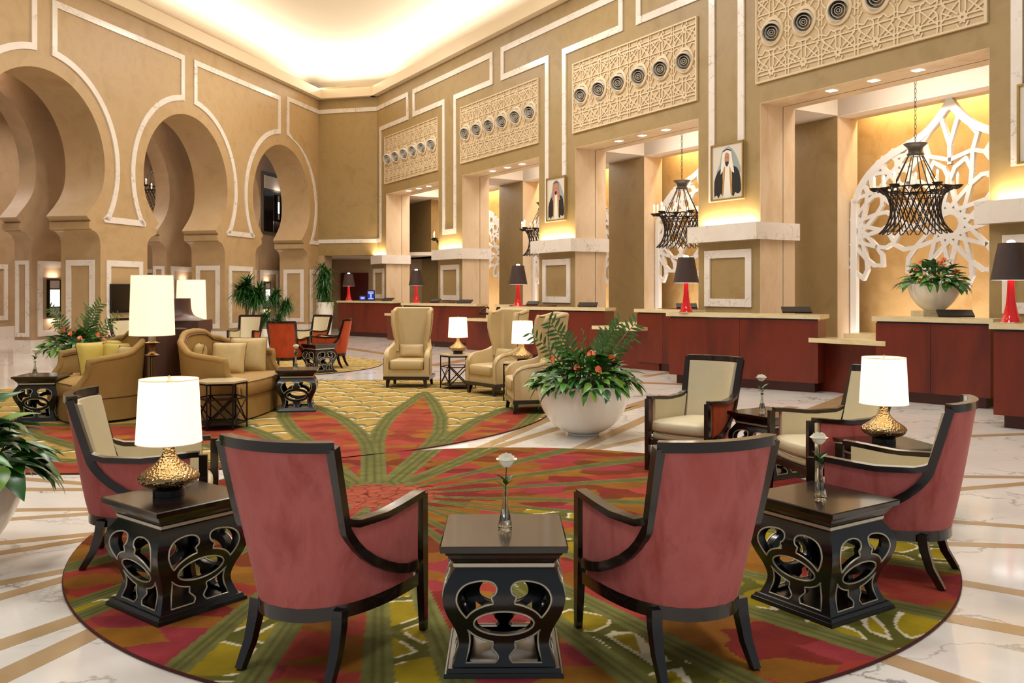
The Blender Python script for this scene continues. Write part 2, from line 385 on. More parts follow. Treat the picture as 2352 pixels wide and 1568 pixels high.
# ---- right wall
ZL, ZT, ZC = 4.96, 9.0, 8.56
PITCH = 5.82
OP = [(.85+PITCH*k, 5.07+PITCH*k) for k in range(4)]+[(.85+PITCH*4, 5.07+PITCH*4)]
wr = MB(); wr.box(0, 30, 0, .9, ZL, ZT)
piers = [(-.5, .85)]+[(OP[k][1], OP[k+1][0]) for k in range(4)]+[(OP[4][1], 30)]
for i, (a, b) in enumerate(piers):
    if i == 0:
        wr.box(0, b, 0, .58, 2.83, ZL); wr.box(0, b, .595, .9, 2.83, ZL); wr.box(a, b, 0, .9, 0, 2.83)
    else: wr.box(a, b, 0, .58, 0, ZL); wr.box(a, b, .595, .9, 0, ZL)
WR = struct(wr.build('wall_right', 'plaster', frame='R', smooth=0), 'golden plaster wall with tall square bays behind the desks')
# cream stone lining of the piers' side faces, lintel soffits and the groove
ln = MB(); gr = MB()
for i, (a, b) in enumerate(piers[:5]):
    z0 = 0
    ln.box(b, b+.006, .0, .58, z0, ZL); ln.box(b, b+.006, .595, .9, z0, ZL); gr.box(b-.03, b+.001, .58, .595, 2.8, ZL)
    if i: ln.box(a-.006, a, .0, .58, z0, ZL); ln.box(a-.006, a, .595, .9, z0, ZL)
for a, b in OP: ln.box(a, b, 0, .58, ZL-.006, ZL); ln.box(a, b, .6, .9, ZL-.006, ZL); gr.box(a, b, .585, .598, ZL-.008, ZL-.001)
ln.build('pier_lining', 'travertine', WR, 0); gr.build('shadow_joint', 'groove', WR, 0)
# marble ledges with hidden uplight
for i, (a, b) in enumerate(piers[:5]):
    lg = MB()
    if i == 0: lg.prism([(-.75, .35), (-.35, -.12), (-.1, -.2), (b+.1, -.2), (b+.1, .9), (b+.0, .9), (b, 0), (-.5, 0), (-.5, .35)], 2.5, 2.81)
    else: lg.prism([(a-.1, -.2), (b+.1, -.2), (b+.1, .93), (b, .93), (b, 0), (a, 0), (a, .93), (a-.1, .93)], 2.5, 2.81)
    lg.build('ledge', 'marble', WR, 0)
    fr_area('ledge_light', 'R', (a+b)/2 if i else .35, -.1, 2.83, (b-a)*.9 if i else .8, .07, 60 if i else 34, (1, .83, .56), tilt=pi-rad(18))
# marble frames on the pier fronts (under the ledges)
tn = 0
def trim(mb, frame):
    global tn; tn += 1
    return struct(mb.build('trim_%d' % tn, 'marble', frame=frame, smooth=0))
for i, (a, b) in enumerate(piers[:5]):
    c = (a+b)/2 if i else .18
    hw = .61 if i else .5
    o = [(c-hw, 1.27), (c+hw, 1.27), (c+hw, 2.34), (c-hw, 2.34)]
    trim(MB().strip(o, offset(o, .15), -.03, .0), 'R')
# T shaped marble frames on the wall above
for k in range(4):
    c = 5.84+PITCH*k; d = 2.68
    o = [(c-d, 8.19), (c+d, 8.19), (c+d, 7.28), (c+.46, 7.28), (c+.46, 3.27), (c-.46, 3.27), (c-.46, 7.28), (c-d, 7.28)]
    trim(MB().strip(o, offset(o, .155), -.03, .0), 'R')
# the frame that turns the corner: right wall part, chamfer part
t1 = MB()
t1.strip([(0, 8.19), (2.8, 8.19), (2.8, 7.26), (.42, 7.26), (.42, 3.3), (0, 3.3)], [(0, 8.04), (2.65, 8.04), (2.65, 7.41), (.27, 7.41), (.27, 3.43), (0, 3.43)], -.03, 0, closed=False)
trim(t1, 'R')
trim(MB().box(0, 2.32, 0, .03, 8.04, 8.19).box(0, 2.32, 0, .03, 3.28, 3.42), 'C')

# ---- chamfer wall and the passage under it
wc = MB().box(-.02, 2.33, -.6, 0, 2.83, ZT)
WC = struct(wc.build('wall_back', 'plaster', frame='C', smooth=0), 'golden plaster chamfer wall between the arcade and the desks')
pz = MB(); pz.box(-6, 4.2, -4.2, -4.0, 0, 2.9); pz.box(3.8, 4.0, -4, -.6, 0, 2.83); pz.box(2.08, 2.33, -.6, 0, 0, 2.83)
struct(pz.build('wall_passage', 'plaster3', frame='C', smooth=0))
struct(MB().box(-8, 4.2, -4.2, -.6, 2.83, 2.95).build('ceiling_passage', 'soffit', frame='C', smooth=0))
dr = struct(MB().box(2.08, 3.3, -4.0, -3.94, 0, 2.27).build('door_1', 'door_red', frame='C', smooth=0), 'dark red door in the passage behind the farthest desk')
MB().tube([(2.3, -3.9, 1.0), (2.3, -3.9, 1.35)], .015, 8).build('door_handle', 'nickel', dr)

# ---- behind the bays: ceilings, columns, niche wall
ib = MB()
ib.box(-8, 30, 3.15, 3.35, 0, 5.6)
NW = struct(ib.build('wall_niche', 'yellow', frame='R', smooth=0), 'yellow textured wall behind the white screens')
NW.data.materials[0] = M['yellow']
cb = MB()
cb.box(-8, .12, 2.1, 3.14, 2.83, 5.5); cb.box(-8, .12, 3.0, 3.14, 0, 2.83)
colx = [(5.21+PITCH*k, 6.67+PITCH*k) for k in range(5)]
for a, b in colx: cb.box(a, b-.006, 2.1, 2.68, 0, 4.94)
struct(cb.build('wall_columns', 'plaster', frame='R', smooth=0), 'plain plaster columns standing behind the wall piers')
cs = MB()
for a, b in colx: cs.box(b-.006, b, 2.1, 2.68, 0, 4.94); cs.box(a-.006, a, 2.1, 2.68, 0, 4.94)
struct(cs.build('wall_column_sides', 'travertine', frame='R', smooth=0))
cc = MB()
for k in range(5):   # coffers over the bays
    a, b = OP[k]
    if k: cc.box(OP[k-1][1], a, .9, 2.1, 4.95, 5.5)
    cc.box(a, b, .9, 2.1, 5.45, 5.6)
    cc.box(a, b, 2.1, 2.2, 4.94, 5.5); cc.box(a, b, .88, .9, 4.96, 5.5)
cc.box(-8, .85, .9, 2.1, 4.95, 5.5)
cc.box(.12, 30, 2.1, 2.68, 4.93, 5.5); cc.box(-8, .12, 2.1, 3.2, 4.93, 5.5); cc.box(.12, 30, 2.68, 3.2, 5.45, 5.6)
struct(cc.build('ceiling_bays', 'soffit', frame='R', smooth=0), 'white coffered ceiling behind the wall bays')
struct(MB().box(22.18, 22.45, 2.6, 3.1, 0, 2.35).build('trim_90', 'mahog', frame='R', smooth=0))
for k in range(0, 5):
    a, b = OP[k]
    fr_area('niche_cove_light', 'R', (a+b)/2-.2, 2.85, 5.38, 3.9, .12, 150, (1, .84, .52), tilt=rad(8))
    fr_area('bay_fill', 'R', (a+b)/2, 1.15, 5.4, 2.6, .4, 140, (1, .94, .88), tilt=rad(18))  # added fill that brightens the columns, not a lamp of the bay
    fr_area('screen_foot_light', 'R', (a+b)/2-.3, 2.3, .3, 3.4, .15, 60, (1, .93, .95), tilt=pi-rad(25), spread=110)
fr_area('bay_fill', 'R', 2.6, 1.7, 5.4, 2.2, .5, 75, (1, .88, .78))  # extra added fill for the farthest bay
fr_area('passage_light', 'C', .8, -2.4, 2.8, 1.5, .6, 30, WARM)
# downlights in the lintel soffits
for k in range(4):
    a, b = OP[k]
    for j, q in enumerate((1.35, 2.17, 2.95)):
        x = a+q
        o = MB().box(x-.075, x+.075, .2, .33, ZL-.013, ZL-.004).build('downlight', 'downlight', smooth=0, frame='R')
        tag(o, 'small square recessed downlight, %s of three in the lintel of the %s bay' % (('farthest', 'middle', 'nearest')[j], ('farthest', 'second farthest', 'third farthest', 'nearest')[k]), 'light', 'recessed downlights over the bays')
o = MB().lathe([(.08, 2.815), (.08, 2.829)], 16).build('downlight', 'downlight', smooth=0); o.location = wp('C', .3, -1.5, 0); tag(o, 'small round downlight in the low passage ceiling beside the farthest ledge', 'light')

# ---- left wall: arcade of horseshoe arches
AC = [2.58+5.295*k for k in range(5)]; RA = 1.93; ZA = 4.55
def half_arch(sg, c):   # from the floor up to the crown
    P = [(1.78, 0), (1.78, 2.68)]
    P += [(1.78-.3*(1-cos(t)), 2.68+.33*sin(t)) for t in [pi/2*k/6 for k in range(1, 7)]]
    P += [(1.48, 3.03), (1.40, 3.05), (1.40, 3.2), (1.46, 3.22), (1.30, 3.34)]
    a0 = atan2(3.34-ZA, 1.30); r0 = hypot(3.34-ZA, 1.30)
    for k in range(1, 25):
        a = a0+(pi/2-a0)*k/24; r = lerp(r0, RA, sm(0, .25, k/24)); P.append((r*cos(a), ZA+r*sin(a)))
    return [(c+sg*x, z) for x, z in P]
def arcade(x0, x1, zt):
    L = [(x0, 0)]
    for c in AC:
        if c-1.9 > x0 and c+1.9 < x1:
            h = half_arch(-1, c); g = half_arch(1, c)[::-1]; L += h+g[1:]
    L += [(x1, 0), (x1, zt), (x0, zt)]
    return L
L1 = arcade(-.02, 27, ZT)
gx = np.arange(0, 27, 1.3); gz = np.arange(7, 9, 1.3)
wl = plate([L1], lambda x, z, k: (x, -1.13*k, z))
WL = struct(wl.build('wall_left', 'plaster2', frame='L', smooth=30), 'honey plaster wall with three tall horseshoe arches')
L2 = arcade(-3.0, 27, 7.6)
w2 = plate([L2], lambda x, z, k: (x, -2.0-.5*k, z))
W2 = struct(w2.build('wall_arcade', 'plaster3', frame='L', smooth=30), 'second row of horseshoe arches behind the left wall')
# between and behind the arcades
bh = MB(); bh.box(-6, 27, -8.2, -8.0, 0, 8.0)
struct(bh.build('wall_far', 'plaster3', frame='L', smooth=0), 'far wall of the side hall')
struct(MB().box(-6, 27, -8.2, -2.85, 7.6, 7.75).box(-6, 27, -2.0, -1.13, 7.2, 7.6).build('ceiling_side_hall', 'soffit', frame='L', smooth=0))
struct(MB().box(-6, -5.8, -8.2, -1, 0, 8).box(-5.8, -3, -2.5, -2.0, 0, 8).build('wall_side_end', 'plaster3', frame='L', smooth=0))
for q in (.0, 5.3, 10.6, 15.9): MB().box(q-.4, q+.4, -7.9, -2.85, 7.1, 7.6).build('ceiling_beam', 'brownbeam', W2, 0)
# marble frames of the left wall
for k in range(-1, 4):
    ca = AC[k] if k >= 0 else None; cb_ = AC[k+1]
    if k == -1:
        # short panel at the corner, open towards the chamfer: joins the corner frame
        O = [(0, 8.19), (AC[0]-.22, 8.19), (AC[0]-.22, 6.88)]
        I = [(0, 8.04), (AC[0]-.37, 8.04), (AC[0]-.37, 6.98)]
        for j in range(1, 19):
            z = ZA+2.30*sin(lerp(math.acos(.22/2.30), math.asin((3.42-ZA)/2.30), j/18)); x = AC[0]-sqrt(max(0, 2.30**2-(z-ZA)**2)); O.append((x, z)); I.append((x-.15, z))
        O += [(AC[0]-1.86, 3.22), (0, 3.22)]; I += [(AC[0]-2.12, 3.36), (0, 3.36)]
        trim(MB().strip(O, I, 0, .03, closed=False), 'L'); continue
    O = [(ca+.22, 8.09), (cb_-.22, 8.09)]
    a_0, a_1 = math.acos(.22/2.29), math.asin((3.42-ZA)/2.29); zz = [ZA+2.29*sin(lerp(a_0, a_1, j/24)) for j in range(25)]
    O += [(cb_-sqrt(max(0, 2.29**2-(z-ZA)**2)), z) for z in zz] + [(cb_-1.86, 3.3), (cb_-1.9, 3.22), (ca+1.9, 3.22), (ca+1.86, 3.3)] + [(ca+sqrt(max(0, 2.29**2-(z-ZA)**2)), z) for z in zz[::-1]]
    trim(MB().strip(O, offset(O, .15), 0, .03), 'L')
def frame_rect(x0, x1, z0, z1, w, y0, y1): o = [(x0, z0), (x1, z0), (x1, z1), (x0, z1)]; return MB().strip(o, offset(o, w), y0, y1)
for c in (.33, 5.22, 10.53, 15.8):   # pillar fronts
    w = .67 if c > 1 else .33
    trim(frame_rect(c-w, c+w, .42, 2.31, .15, 0, .03), 'L')
for c in (-.0, 5.22, 10.53, 15.8):   # fronts of the second arcade
    trim(frame_rect(c-.67, c+.67, .42, 2.31, .15, -2.0, -1.97), 'L')
for k, c in enumerate(AC[:4]):       # faces inside the arches (jambs that look towards the camera)
    j = MB().strip([(-.97, .42), (-.16, .42), (-.16, 2.31), (-.97, 2.31)], offset([(-.97, .42), (-.16, .42), (-.16, 2.31), (-.97, 2.31)], .14), 0, .03)
    j.xf(Matrix.Rotation(pi/2, 4, 'Z')); o = trim(j.xf(Matrix.Translation((c-1.75, 0, 0))), 'L')
    j = MB().strip([(-.46, .42), (-.06, .42), (-.06, 2.31), (-.46, 2.31)], offset([(-.46, .42), (-.06, .42), (-.06, 2.31), (-.46, 2.31)], .1), 0, .03)
    j.xf(Matrix.Rotation(pi/2, 4, 'Z')); trim(j.xf(Matrix.Translation((c-1.75, -2.0, 0))), 'L')
# marble skirting
sk = MB()
for i in range(5):
    a = AC[i-1]+1.78 if i else 0; b_ = AC[i]-1.78
    sk.box(a-.02, b_+.02, -1.15, .02, 0, .34); sk.box(a-.02 if i else -3, b_+.02, -2.52, -1.98, 0, .34)
sk.box(-6, 27, -8.0, -7.98, 0, .4)
struct(sk.build('baseboard_left', 'marble', frame='L', smooth=0))
for c in (-1.2, 1.5, 4.2, 6.9, 9.6, 12.3, 15): trim(frame_rect(c-.9, c+.9, .6, 2.4, .15, -8.0, -7.96), 'L')
# dark window high in the side hall
wn = struct(MB().box(-1.1, .60, -1.995, -1.93, 3.66, 5.95).build('window_1', 'greyframe', frame='L', smooth=0), 'dark upper window seen through the farthest arch')
MB().box(-1.02, -.22, -1.93, -1.92, 3.74, 5.25).build('pane', 'darkglass', wn, 0); MB().box(-.14, .52, -1.93, -1.92, 3.74, 5.25).build('pane', 'darkglass', wn, 0); MB().box(-1.02, .52, -1.93, -1.92, 5.33, 5.8).build('pane', 'soffit', wn, 0)
for x, y, p in ((0.5, -5.2, 70), (6, -5.2, 90), (12, -5.2, 90), (18, -5.2, 70)): fr_area('side_hall_light', 'L', x, y, 7.0, 1.5, 1.5, p*2.6, (1, .88, .78))
for x in (2.58, 7.87, 13.17): fr_area('arch_light', 'L', x, -1.55, 7.1, 1.2, .3, 45, (1, .85, .75))

# ---- ceiling: lip, cove and raised white ceiling
lipR = .22
lp = MB()
lp.prism([(-.6, 0), (30, 0), (30, -lipR), (-.12, -lipR)], ZC, ZC+.33)
struct(lp.build('ceiling_lip', 'lip', frame='R', smooth=0), 'cream ceiling cornice hiding the cove light')
struct(MB().prism([(0, 0), (30, 0), (30, lipR), (lipR, lipR)], ZC, ZC+.33).build('ceiling_lip_left', 'lip', frame='L', smooth=0))
struct(MB().prism([(0, 0), (2.33, 0), (2.33-lipR, lipR), (.09, lipR)], ZC, ZC+.33).build('ceiling_lip_chamfer', 'lip', frame='C', smooth=0))
# raised ceiling: coved surface following the room outline
def room_ring(o):
    # outline offset inwards by o: far right end, corner, corner, far left end
    def Rp(x): return wp('R', x, -o)
    nR = Vector((.8594, .5113, 0)); v1 = Vector((-.647, -.867, 0)); v2 = Vector((.723, -1.215, 0))
    return [wp('R', 36, -o), PR+v1*o, PL+v2*o, wp('L', 33, o)]
rings = []
for o, z in ((-.9, 8.6), (-.9, 9.15), (-.6, 9.5), (-.1, 9.72), (.5, 9.83), (1.0, 9.89), (1.5, 9.92)):
    P = room_ring(o); ring = []
    for i in range(3):
        for k in range(12): ring.append(P[i].lerp(P[i+1], k/12))
    ring.append(P[3]); rings.append([(p.x, p.y, z) for p in ring])
n = len(rings[0]); vs = [p for r in rings for p in r]; fs = [(i*n+j, i*n+j+1, (i+1)*n+j+1, (i+1)*n+j) for i in range(len(rings)-1) for j in range(n-1)]
last = (len(rings)-1)*n; fs.append([last+j for j in range(n)])
struct(MB().add(vs, fs).build('ceiling', 'ceiling', smooth=50, fix=False), 'raised white ceiling glowing from hidden cove lights')

# ================================================================== RUGS (pattern = pile colours, stored per point)
HUB = unpx(872, 1142)
def W_(pts): return [unpx(*p) for p in pts]
PM = W_([(864, 1111), (864, 1020), (872, 991), (895, 959), (934, 930), (969, 907), (976, 904), (998, 930), (1013, 962), (1011, 994), (995, 1017), (966, 1046), (895, 1111)])
PLf = W_([(851, 1111), (851, 1046), (843, 1020), (821, 991), (788, 965), (740, 941), (690, 925), (655, 935), (650, 960), (673, 990), (716, 1025), (750, 1060), (815, 1113)])
PRt = W_([(905, 1109), (990, 1040), (1043, 1001), (1095, 968), (1154, 944), (1200, 933), (1244, 934), (1240, 945), (1205, 978), (1160, 1010), (1118, 1033), (1047, 1066), (921, 1120)])
PL2 = W_([(812, 1113), (733, 1060), (670, 1033), (612, 1002), (551, 979), (400, 972), (172, 982), (0, 970), (90, 1005), (181, 1031), (330, 1040), (478, 1024), (600, 1060), (742, 1103), (800, 1120)])
PL3 = [unpx(790, 1122), unpx(700, 1096), (-2.6, 7.9), (-3.97, 8.02), (-4.5, 8.16), (-6.8, 9.0), (-8.4, 10.2), (-8.4, 7.0), (-2, 6.6), (-1.3, 6.8)]
def seg_dist(X, Y, P, closed=True):
    d = np.full(X.shape, 1e9); n = len(P)
    for i in range(n if closed else n-1):
        a = np.array(P[i]); b = np.array(P[(i+1) % n]); ab = b-a; t = np.clip(((X-a[0])*ab[0]+(Y-a[1])*ab[1])/(ab@ab), 0, 1)
        d = np.minimum(d, np.hypot(X-a[0]-t*ab[0], Y-a[1]-t*ab[1]))
    return d
def in_poly(X, Y, P):
    c = np.zeros(X.shape, bool); n = len(P); j = n-1
    for i in range(n):
        xi, yi = P[i]; xj, yj = P[j]
        c ^= ((yi > Y) != (yj > Y)) & (X < (xj-xi)*(Y-yi)/((yj-yi) or 1e-9)+xi); j = i
    return c
def hsh(i, j, k=0):
    v = np.sin(i*127.1+j*311.7+k*74.7)*43758.5453; return v-np.floor(v)
def vnoise(X, Y, s, k=0):
    x, y = X*s, Y*s; i, j = np.floor(x), np.floor(y); fx, fy = x-i, y-j; fx = fx*fx*(3-2*fx); fy = fy*fy*(3-2*fy)
    return (hsh(i, j, k)*(1-fx)+hsh(i+1, j, k)*fx)*(1-fy)+(hsh(i, j+1, k)*(1-fx)+hsh(i+1, j+1, k)*fx)*fy
def lin(h): return np.array(rgb(h)[:3])
def patches(X, Y, kind=1):
    Xw = X+.10*(vnoise(X, Y, 5, 3)-.5); Yw = Y+.14*(vnoise(X, Y, 6, 4)-.5)
    x, y = Xw*3.0, Yw*5.2; bi, bj = np.floor(x), np.floor(y); best = np.full(X.shape, 9.); idx = np.zeros(X.shape)
    for di in (-1, 0, 1):
        for dj in (-1, 0, 1):
            i, j = bi+di, bj+dj; d = np.hypot(x-i-hsh(i, j, 1), y-j-hsh(i, j, 2)); m_ = d < best; best[m_] = d[m_]; idx[m_] = hsh(i, j, 5)[m_]
    pal = np.array([lin('94382e'), lin('8c343a'), lin('84561c'), lin('70361a'), lin('8c5e20'), lin('984034'), lin('762a24'), lin('845420')])*np.array([1, .98, .95])
    if kind == 2: pal = np.array([lin('943c2c'), lin('9c4434'), lin('8c5a22'), lin('843a22'), lin('946026'), lin('9c4630'), lin('86362a'), lin('90422c')])
    c = pal[np.clip((idx*8).astype(int), 0, 7)]
    return c*(.86+.28*vnoise(X, Y, 9, 8))[..., None]
def scales(X, Y, w=.42, h=.54):
    yy = Y/h; j = np.floor(yy); v = yy-j; u = X/w+.5*(j % 2); u = u-np.floor(u)-.5
    a = .28+.62*np.sqrt(np.clip(1-(2*u)**2, 0, 1))**.8; d = (a-v)
    col = np.where((d > 0)[..., None], lin('ac8c4a'), lin('ac8c4a'))*(.8+.4*vnoise(X, Y, 7, 6))[..., None]
    col = np.where(((d > -.22) & (d < .02))[..., None], lin('6e6a3c'), col)
    col = np.where(((d >= .02) & (d < .12))[..., None], lin('e6dabc'), col)
    edge = (np.abs(u) > .44) & (v < .32); col = np.where(edge[..., None], lin('7a7440'), col)
    return col
def cells(X, Y):
    x = (X*.8+Y*.55)*3.3+.5*vnoise(X, Y, 2, 12); y = (Y*.8-X*.55)*3.3+.5*vnoise(X, Y, 2, 11)
    bi, bj = np.floor(x), np.floor(y); b1 = np.full(X.shape, 9.); b2 = np.full(X.shape, 9.)
    for di in (-1, 0, 1):
        for dj in (-1, 0, 1):
            i, j = bi+di, bj+dj; d = np.hypot(x-i-hsh(i, j, 21), y-j-hsh(i, j, 22)); n1 = d < b1; b2 = np.where(n1, b1, np.minimum(b2, d)); b1 = np.where(n1, d, b1)
    e = b2-b1; col = np.broadcast_to(lin('94801c'), X.shape+(3,))*(.8+.4*vnoise(X, Y, 7, 6))[..., None]
    col = np.where((e < .17)[..., None], lin('5c5a24'), col)
    return np.where(((e >= .16) & (e < .25) & (vnoise(X, Y, 3, 9) > .42))[..., None], lin('d8ccae'), col)
RAYS = [(20.3, 23.6), (38.4, 40.0), (56.2, 57.8), (74.3, 75.6), (95.4, 96.8), (108.5, 116.5), (128.3, 137.6), (148.2, 154.3), (165.9, 171.5), (180.8, 187.2), (203.5, 207.3),
        (220.4, 222.0), (239.2, 240.8), (258, 259.4), (276, 277.2), (293, 294)]
def rug_color(X, Y, kind):
    dx, dy = X-HUB[0], Y-HUB[1]; r = np.hypot(dx, dy); an = np.degrees(np.arctan2(dx, dy)) % 360
    red = patches(X, Y, kind); green = lin('6e6c3c')*(.78+.4*vnoise(X, Y, 12, 14))[..., None]; dark = lin('4a4a20')
    north = (an > 300) | (an < 48)
    if kind == 1: col = red.copy()
    else: col = scales(X, Y)
    leaf = np.zeros(X.shape, bool)
    for P in (PM, PLf, PRt, PL2, PL3): leaf |= in_poly(X, Y, P)
    if kind == 2: col = np.where(leaf[..., None], red, col)
    for P in (PM, PLf, PRt, PL2, PL3):
        d = seg_dist(X, Y, P, P is not PL3); m_ = (d < .088) & (north | (r > 3.2)) & (Y > HUB[1]+.2)
        col = np.where(m_[..., None], green, col); k_ = (np.clip(1-np.abs(d-.035)/.022, 0, 1)*m_)[..., None]*.8; col = col*(1-k_)+dark*k_
    for a1, a2 in RAYS:
        if kind == 2: break
        mid = (a1+a2)/2; hw = (a2-a1)/2
        da = np.abs((an-mid+180) % 360-180); s = np.where(r > .9, 1, r/.9)
        dist = np.radians(np.abs(da-hw*s))*r; wdt = .018+.016*r
        inn = (da < hw*s)
        if hw > 1.2: col = np.where((inn & (r > 1.2))[..., None], cells(X, Y), col)
        else: col = np.where((inn & (r > 1.8))[..., None], lin('9a8a30'), np.where(inn[..., None], green, col))
        m_ = (dist < wdt) & (r > .22)
        if kind == 1: m_ &= ~((mid < 30) & (dy > 1.2) & (dx < .2))
        col = np.where(m_[..., None], green, col); k_ = (np.clip(1-np.abs(dist-wdt*.3)/(.014+.0012*r), 0, 1)*(m_ & (r > .5)))[..., None]*.8; col = col*(1-k_)+dark*k_
    jag = .30+.10*np.abs(((an*.5) % 9)/9-.5)*2
    hubm = r < jag*np.where(np.abs(dx) > 0, 1+.25*np.abs(dx)/np.maximum(r, .01), 1)
    hc = lin('a0523c')*(.85+.3*vnoise(X, Y, 14, 17))[..., None]
    x, y = X*9, Y*9; bi, bj = np.floor(x), np.floor(y); b1 = np.full(X.shape, 9.); b2 = np.full(X.shape, 9.)
    for di in (-1, 0, 1):
        for dj in (-1, 0, 1):
            i, j = bi+di, bj+dj; d = np.hypot(x-i-hsh(i, j, 31), y-j-hsh(i, j, 32)); n1 = d < b1; b2 = np.where(n1, b1, np.minimum(b2, d)); b1 = np.where(n1, d, b1)
    hc = np.where((b2-b1 < .07)[..., None], lin('6a2418'), hc)
    col = np.where(hubm[..., None], hc, col)
    return col*(.94+.12*vnoise(X, Y, 45, 40))[..., None]
mrug = mat('rug_pile', (.5, .2, .1, 1), .95, spec=.1); n_, l_, b_ = nodes(mrug)
at = n_.new('ShaderNodeAttribute'); at.attribute_name = 'pile'; l_.new(at.outputs['Color'], b_.inputs['Base Color'])
bump(mrug, noise(mrug, coords(mrug), 220, 2), .5, .004)
mrug_edge = mottled('rug_edge', rgb('4a1410'), rgb('5c1c14'), None, 20, .95, .2)
M['rug'] = mrug; M['rug_edge'] = mrug_edge
def make_rug(cx, cy, r, step, kind, name, label, cat, ymax=99, hz=.014):
    n = int(2*r/step)+1; g = np.linspace(-r, r, n); X, Y = np.meshgrid(g, g, indexing='ij'); R_ = np.hypot(X, Y)
    # pull the outermost vertices onto the circle
    keep = (R_ <= r) & (Y+cy <= ymax)
    S = np.maximum(np.abs(X), np.abs(Y)); 
    idx = -np.ones((n, n), int); need = np.zeros((n, n), bool); q = keep[:-1, :-1] | keep[1:, :-1] | keep[:-1, 1:] | keep[1:, 1:]
    for a in (0, 1):
        for b in (0, 1): need[a:n-1+a, b:n-1+b] |= q
    k = np.where(R_ > r, r/np.maximum(R_, 1e-6), 1.); X2, Y2 = X*k, np.minimum(Y*k, ymax-cy)
    idx[need] = np.arange(need.sum()); P = np.stack([X2[need], Y2[need], np.full(need.sum(), hz)], 1)
    ii, jj = np.nonzero(q); F = np.stack([idx[ii, jj], idx[ii+1, jj], idx[ii+1, jj+1], idx[ii, jj+1]], 1)
    me = bpy.data.meshes.new(name); nv, nf = len(P), len(F)
    me.vertices.add(nv); me.vertices.foreach_set('co', P.astype(np.float32).ravel())
    me.loops.add(nf*4); me.loops.foreach_set('vertex_index', F.astype(np.int32).ravel())
    me.polygons.add(nf); me.polygons.foreach_set('loop_start', (np.arange(nf)*4).astype(np.int32))
    me.update(calc_edges=True)
    ca = me.color_attributes.new('pile', 'FLOAT_COLOR', 'POINT'); c = rug_color(P[:, 0]+cx, P[:, 1]+cy, kind)
    ca.data.foreach_set('color', np.concatenate([c, np.ones((nv, 1))], 1).astype(np.float32).ravel())
    me.materials.append(M['rug'])
    o = thing(name, label, cat, (cx, cy, .001))
    link('pile', me, o, label='woven pile with petals and rays')
    ring = [(r*cos(2*pi*i/160), min(r*sin(2*pi*i/160), ymax-cy), .0075) for i in range(160)]
    MB().tube(ring, .0072, 6, closed=True).build('edge_binding', 'rug_edge', o)
    return o
make_rug(0, 5.987, 2.743, .0115, 1, 'round_rug', 'round red and olive rug under the nearest chairs, rays spreading from a flower', 'rug')
make_rug(-3.95, 12.03, 4.52, .023, 2, 'round_rug', 'large round gold scale rug with red petals under the sofas', 'rug', ymax=15.25)
make_rug(-5.5, 18.3, 2.75, .03, 2, 'round_rug', 'farthest round rug of gold scales under the group of red chairs', 'rug')

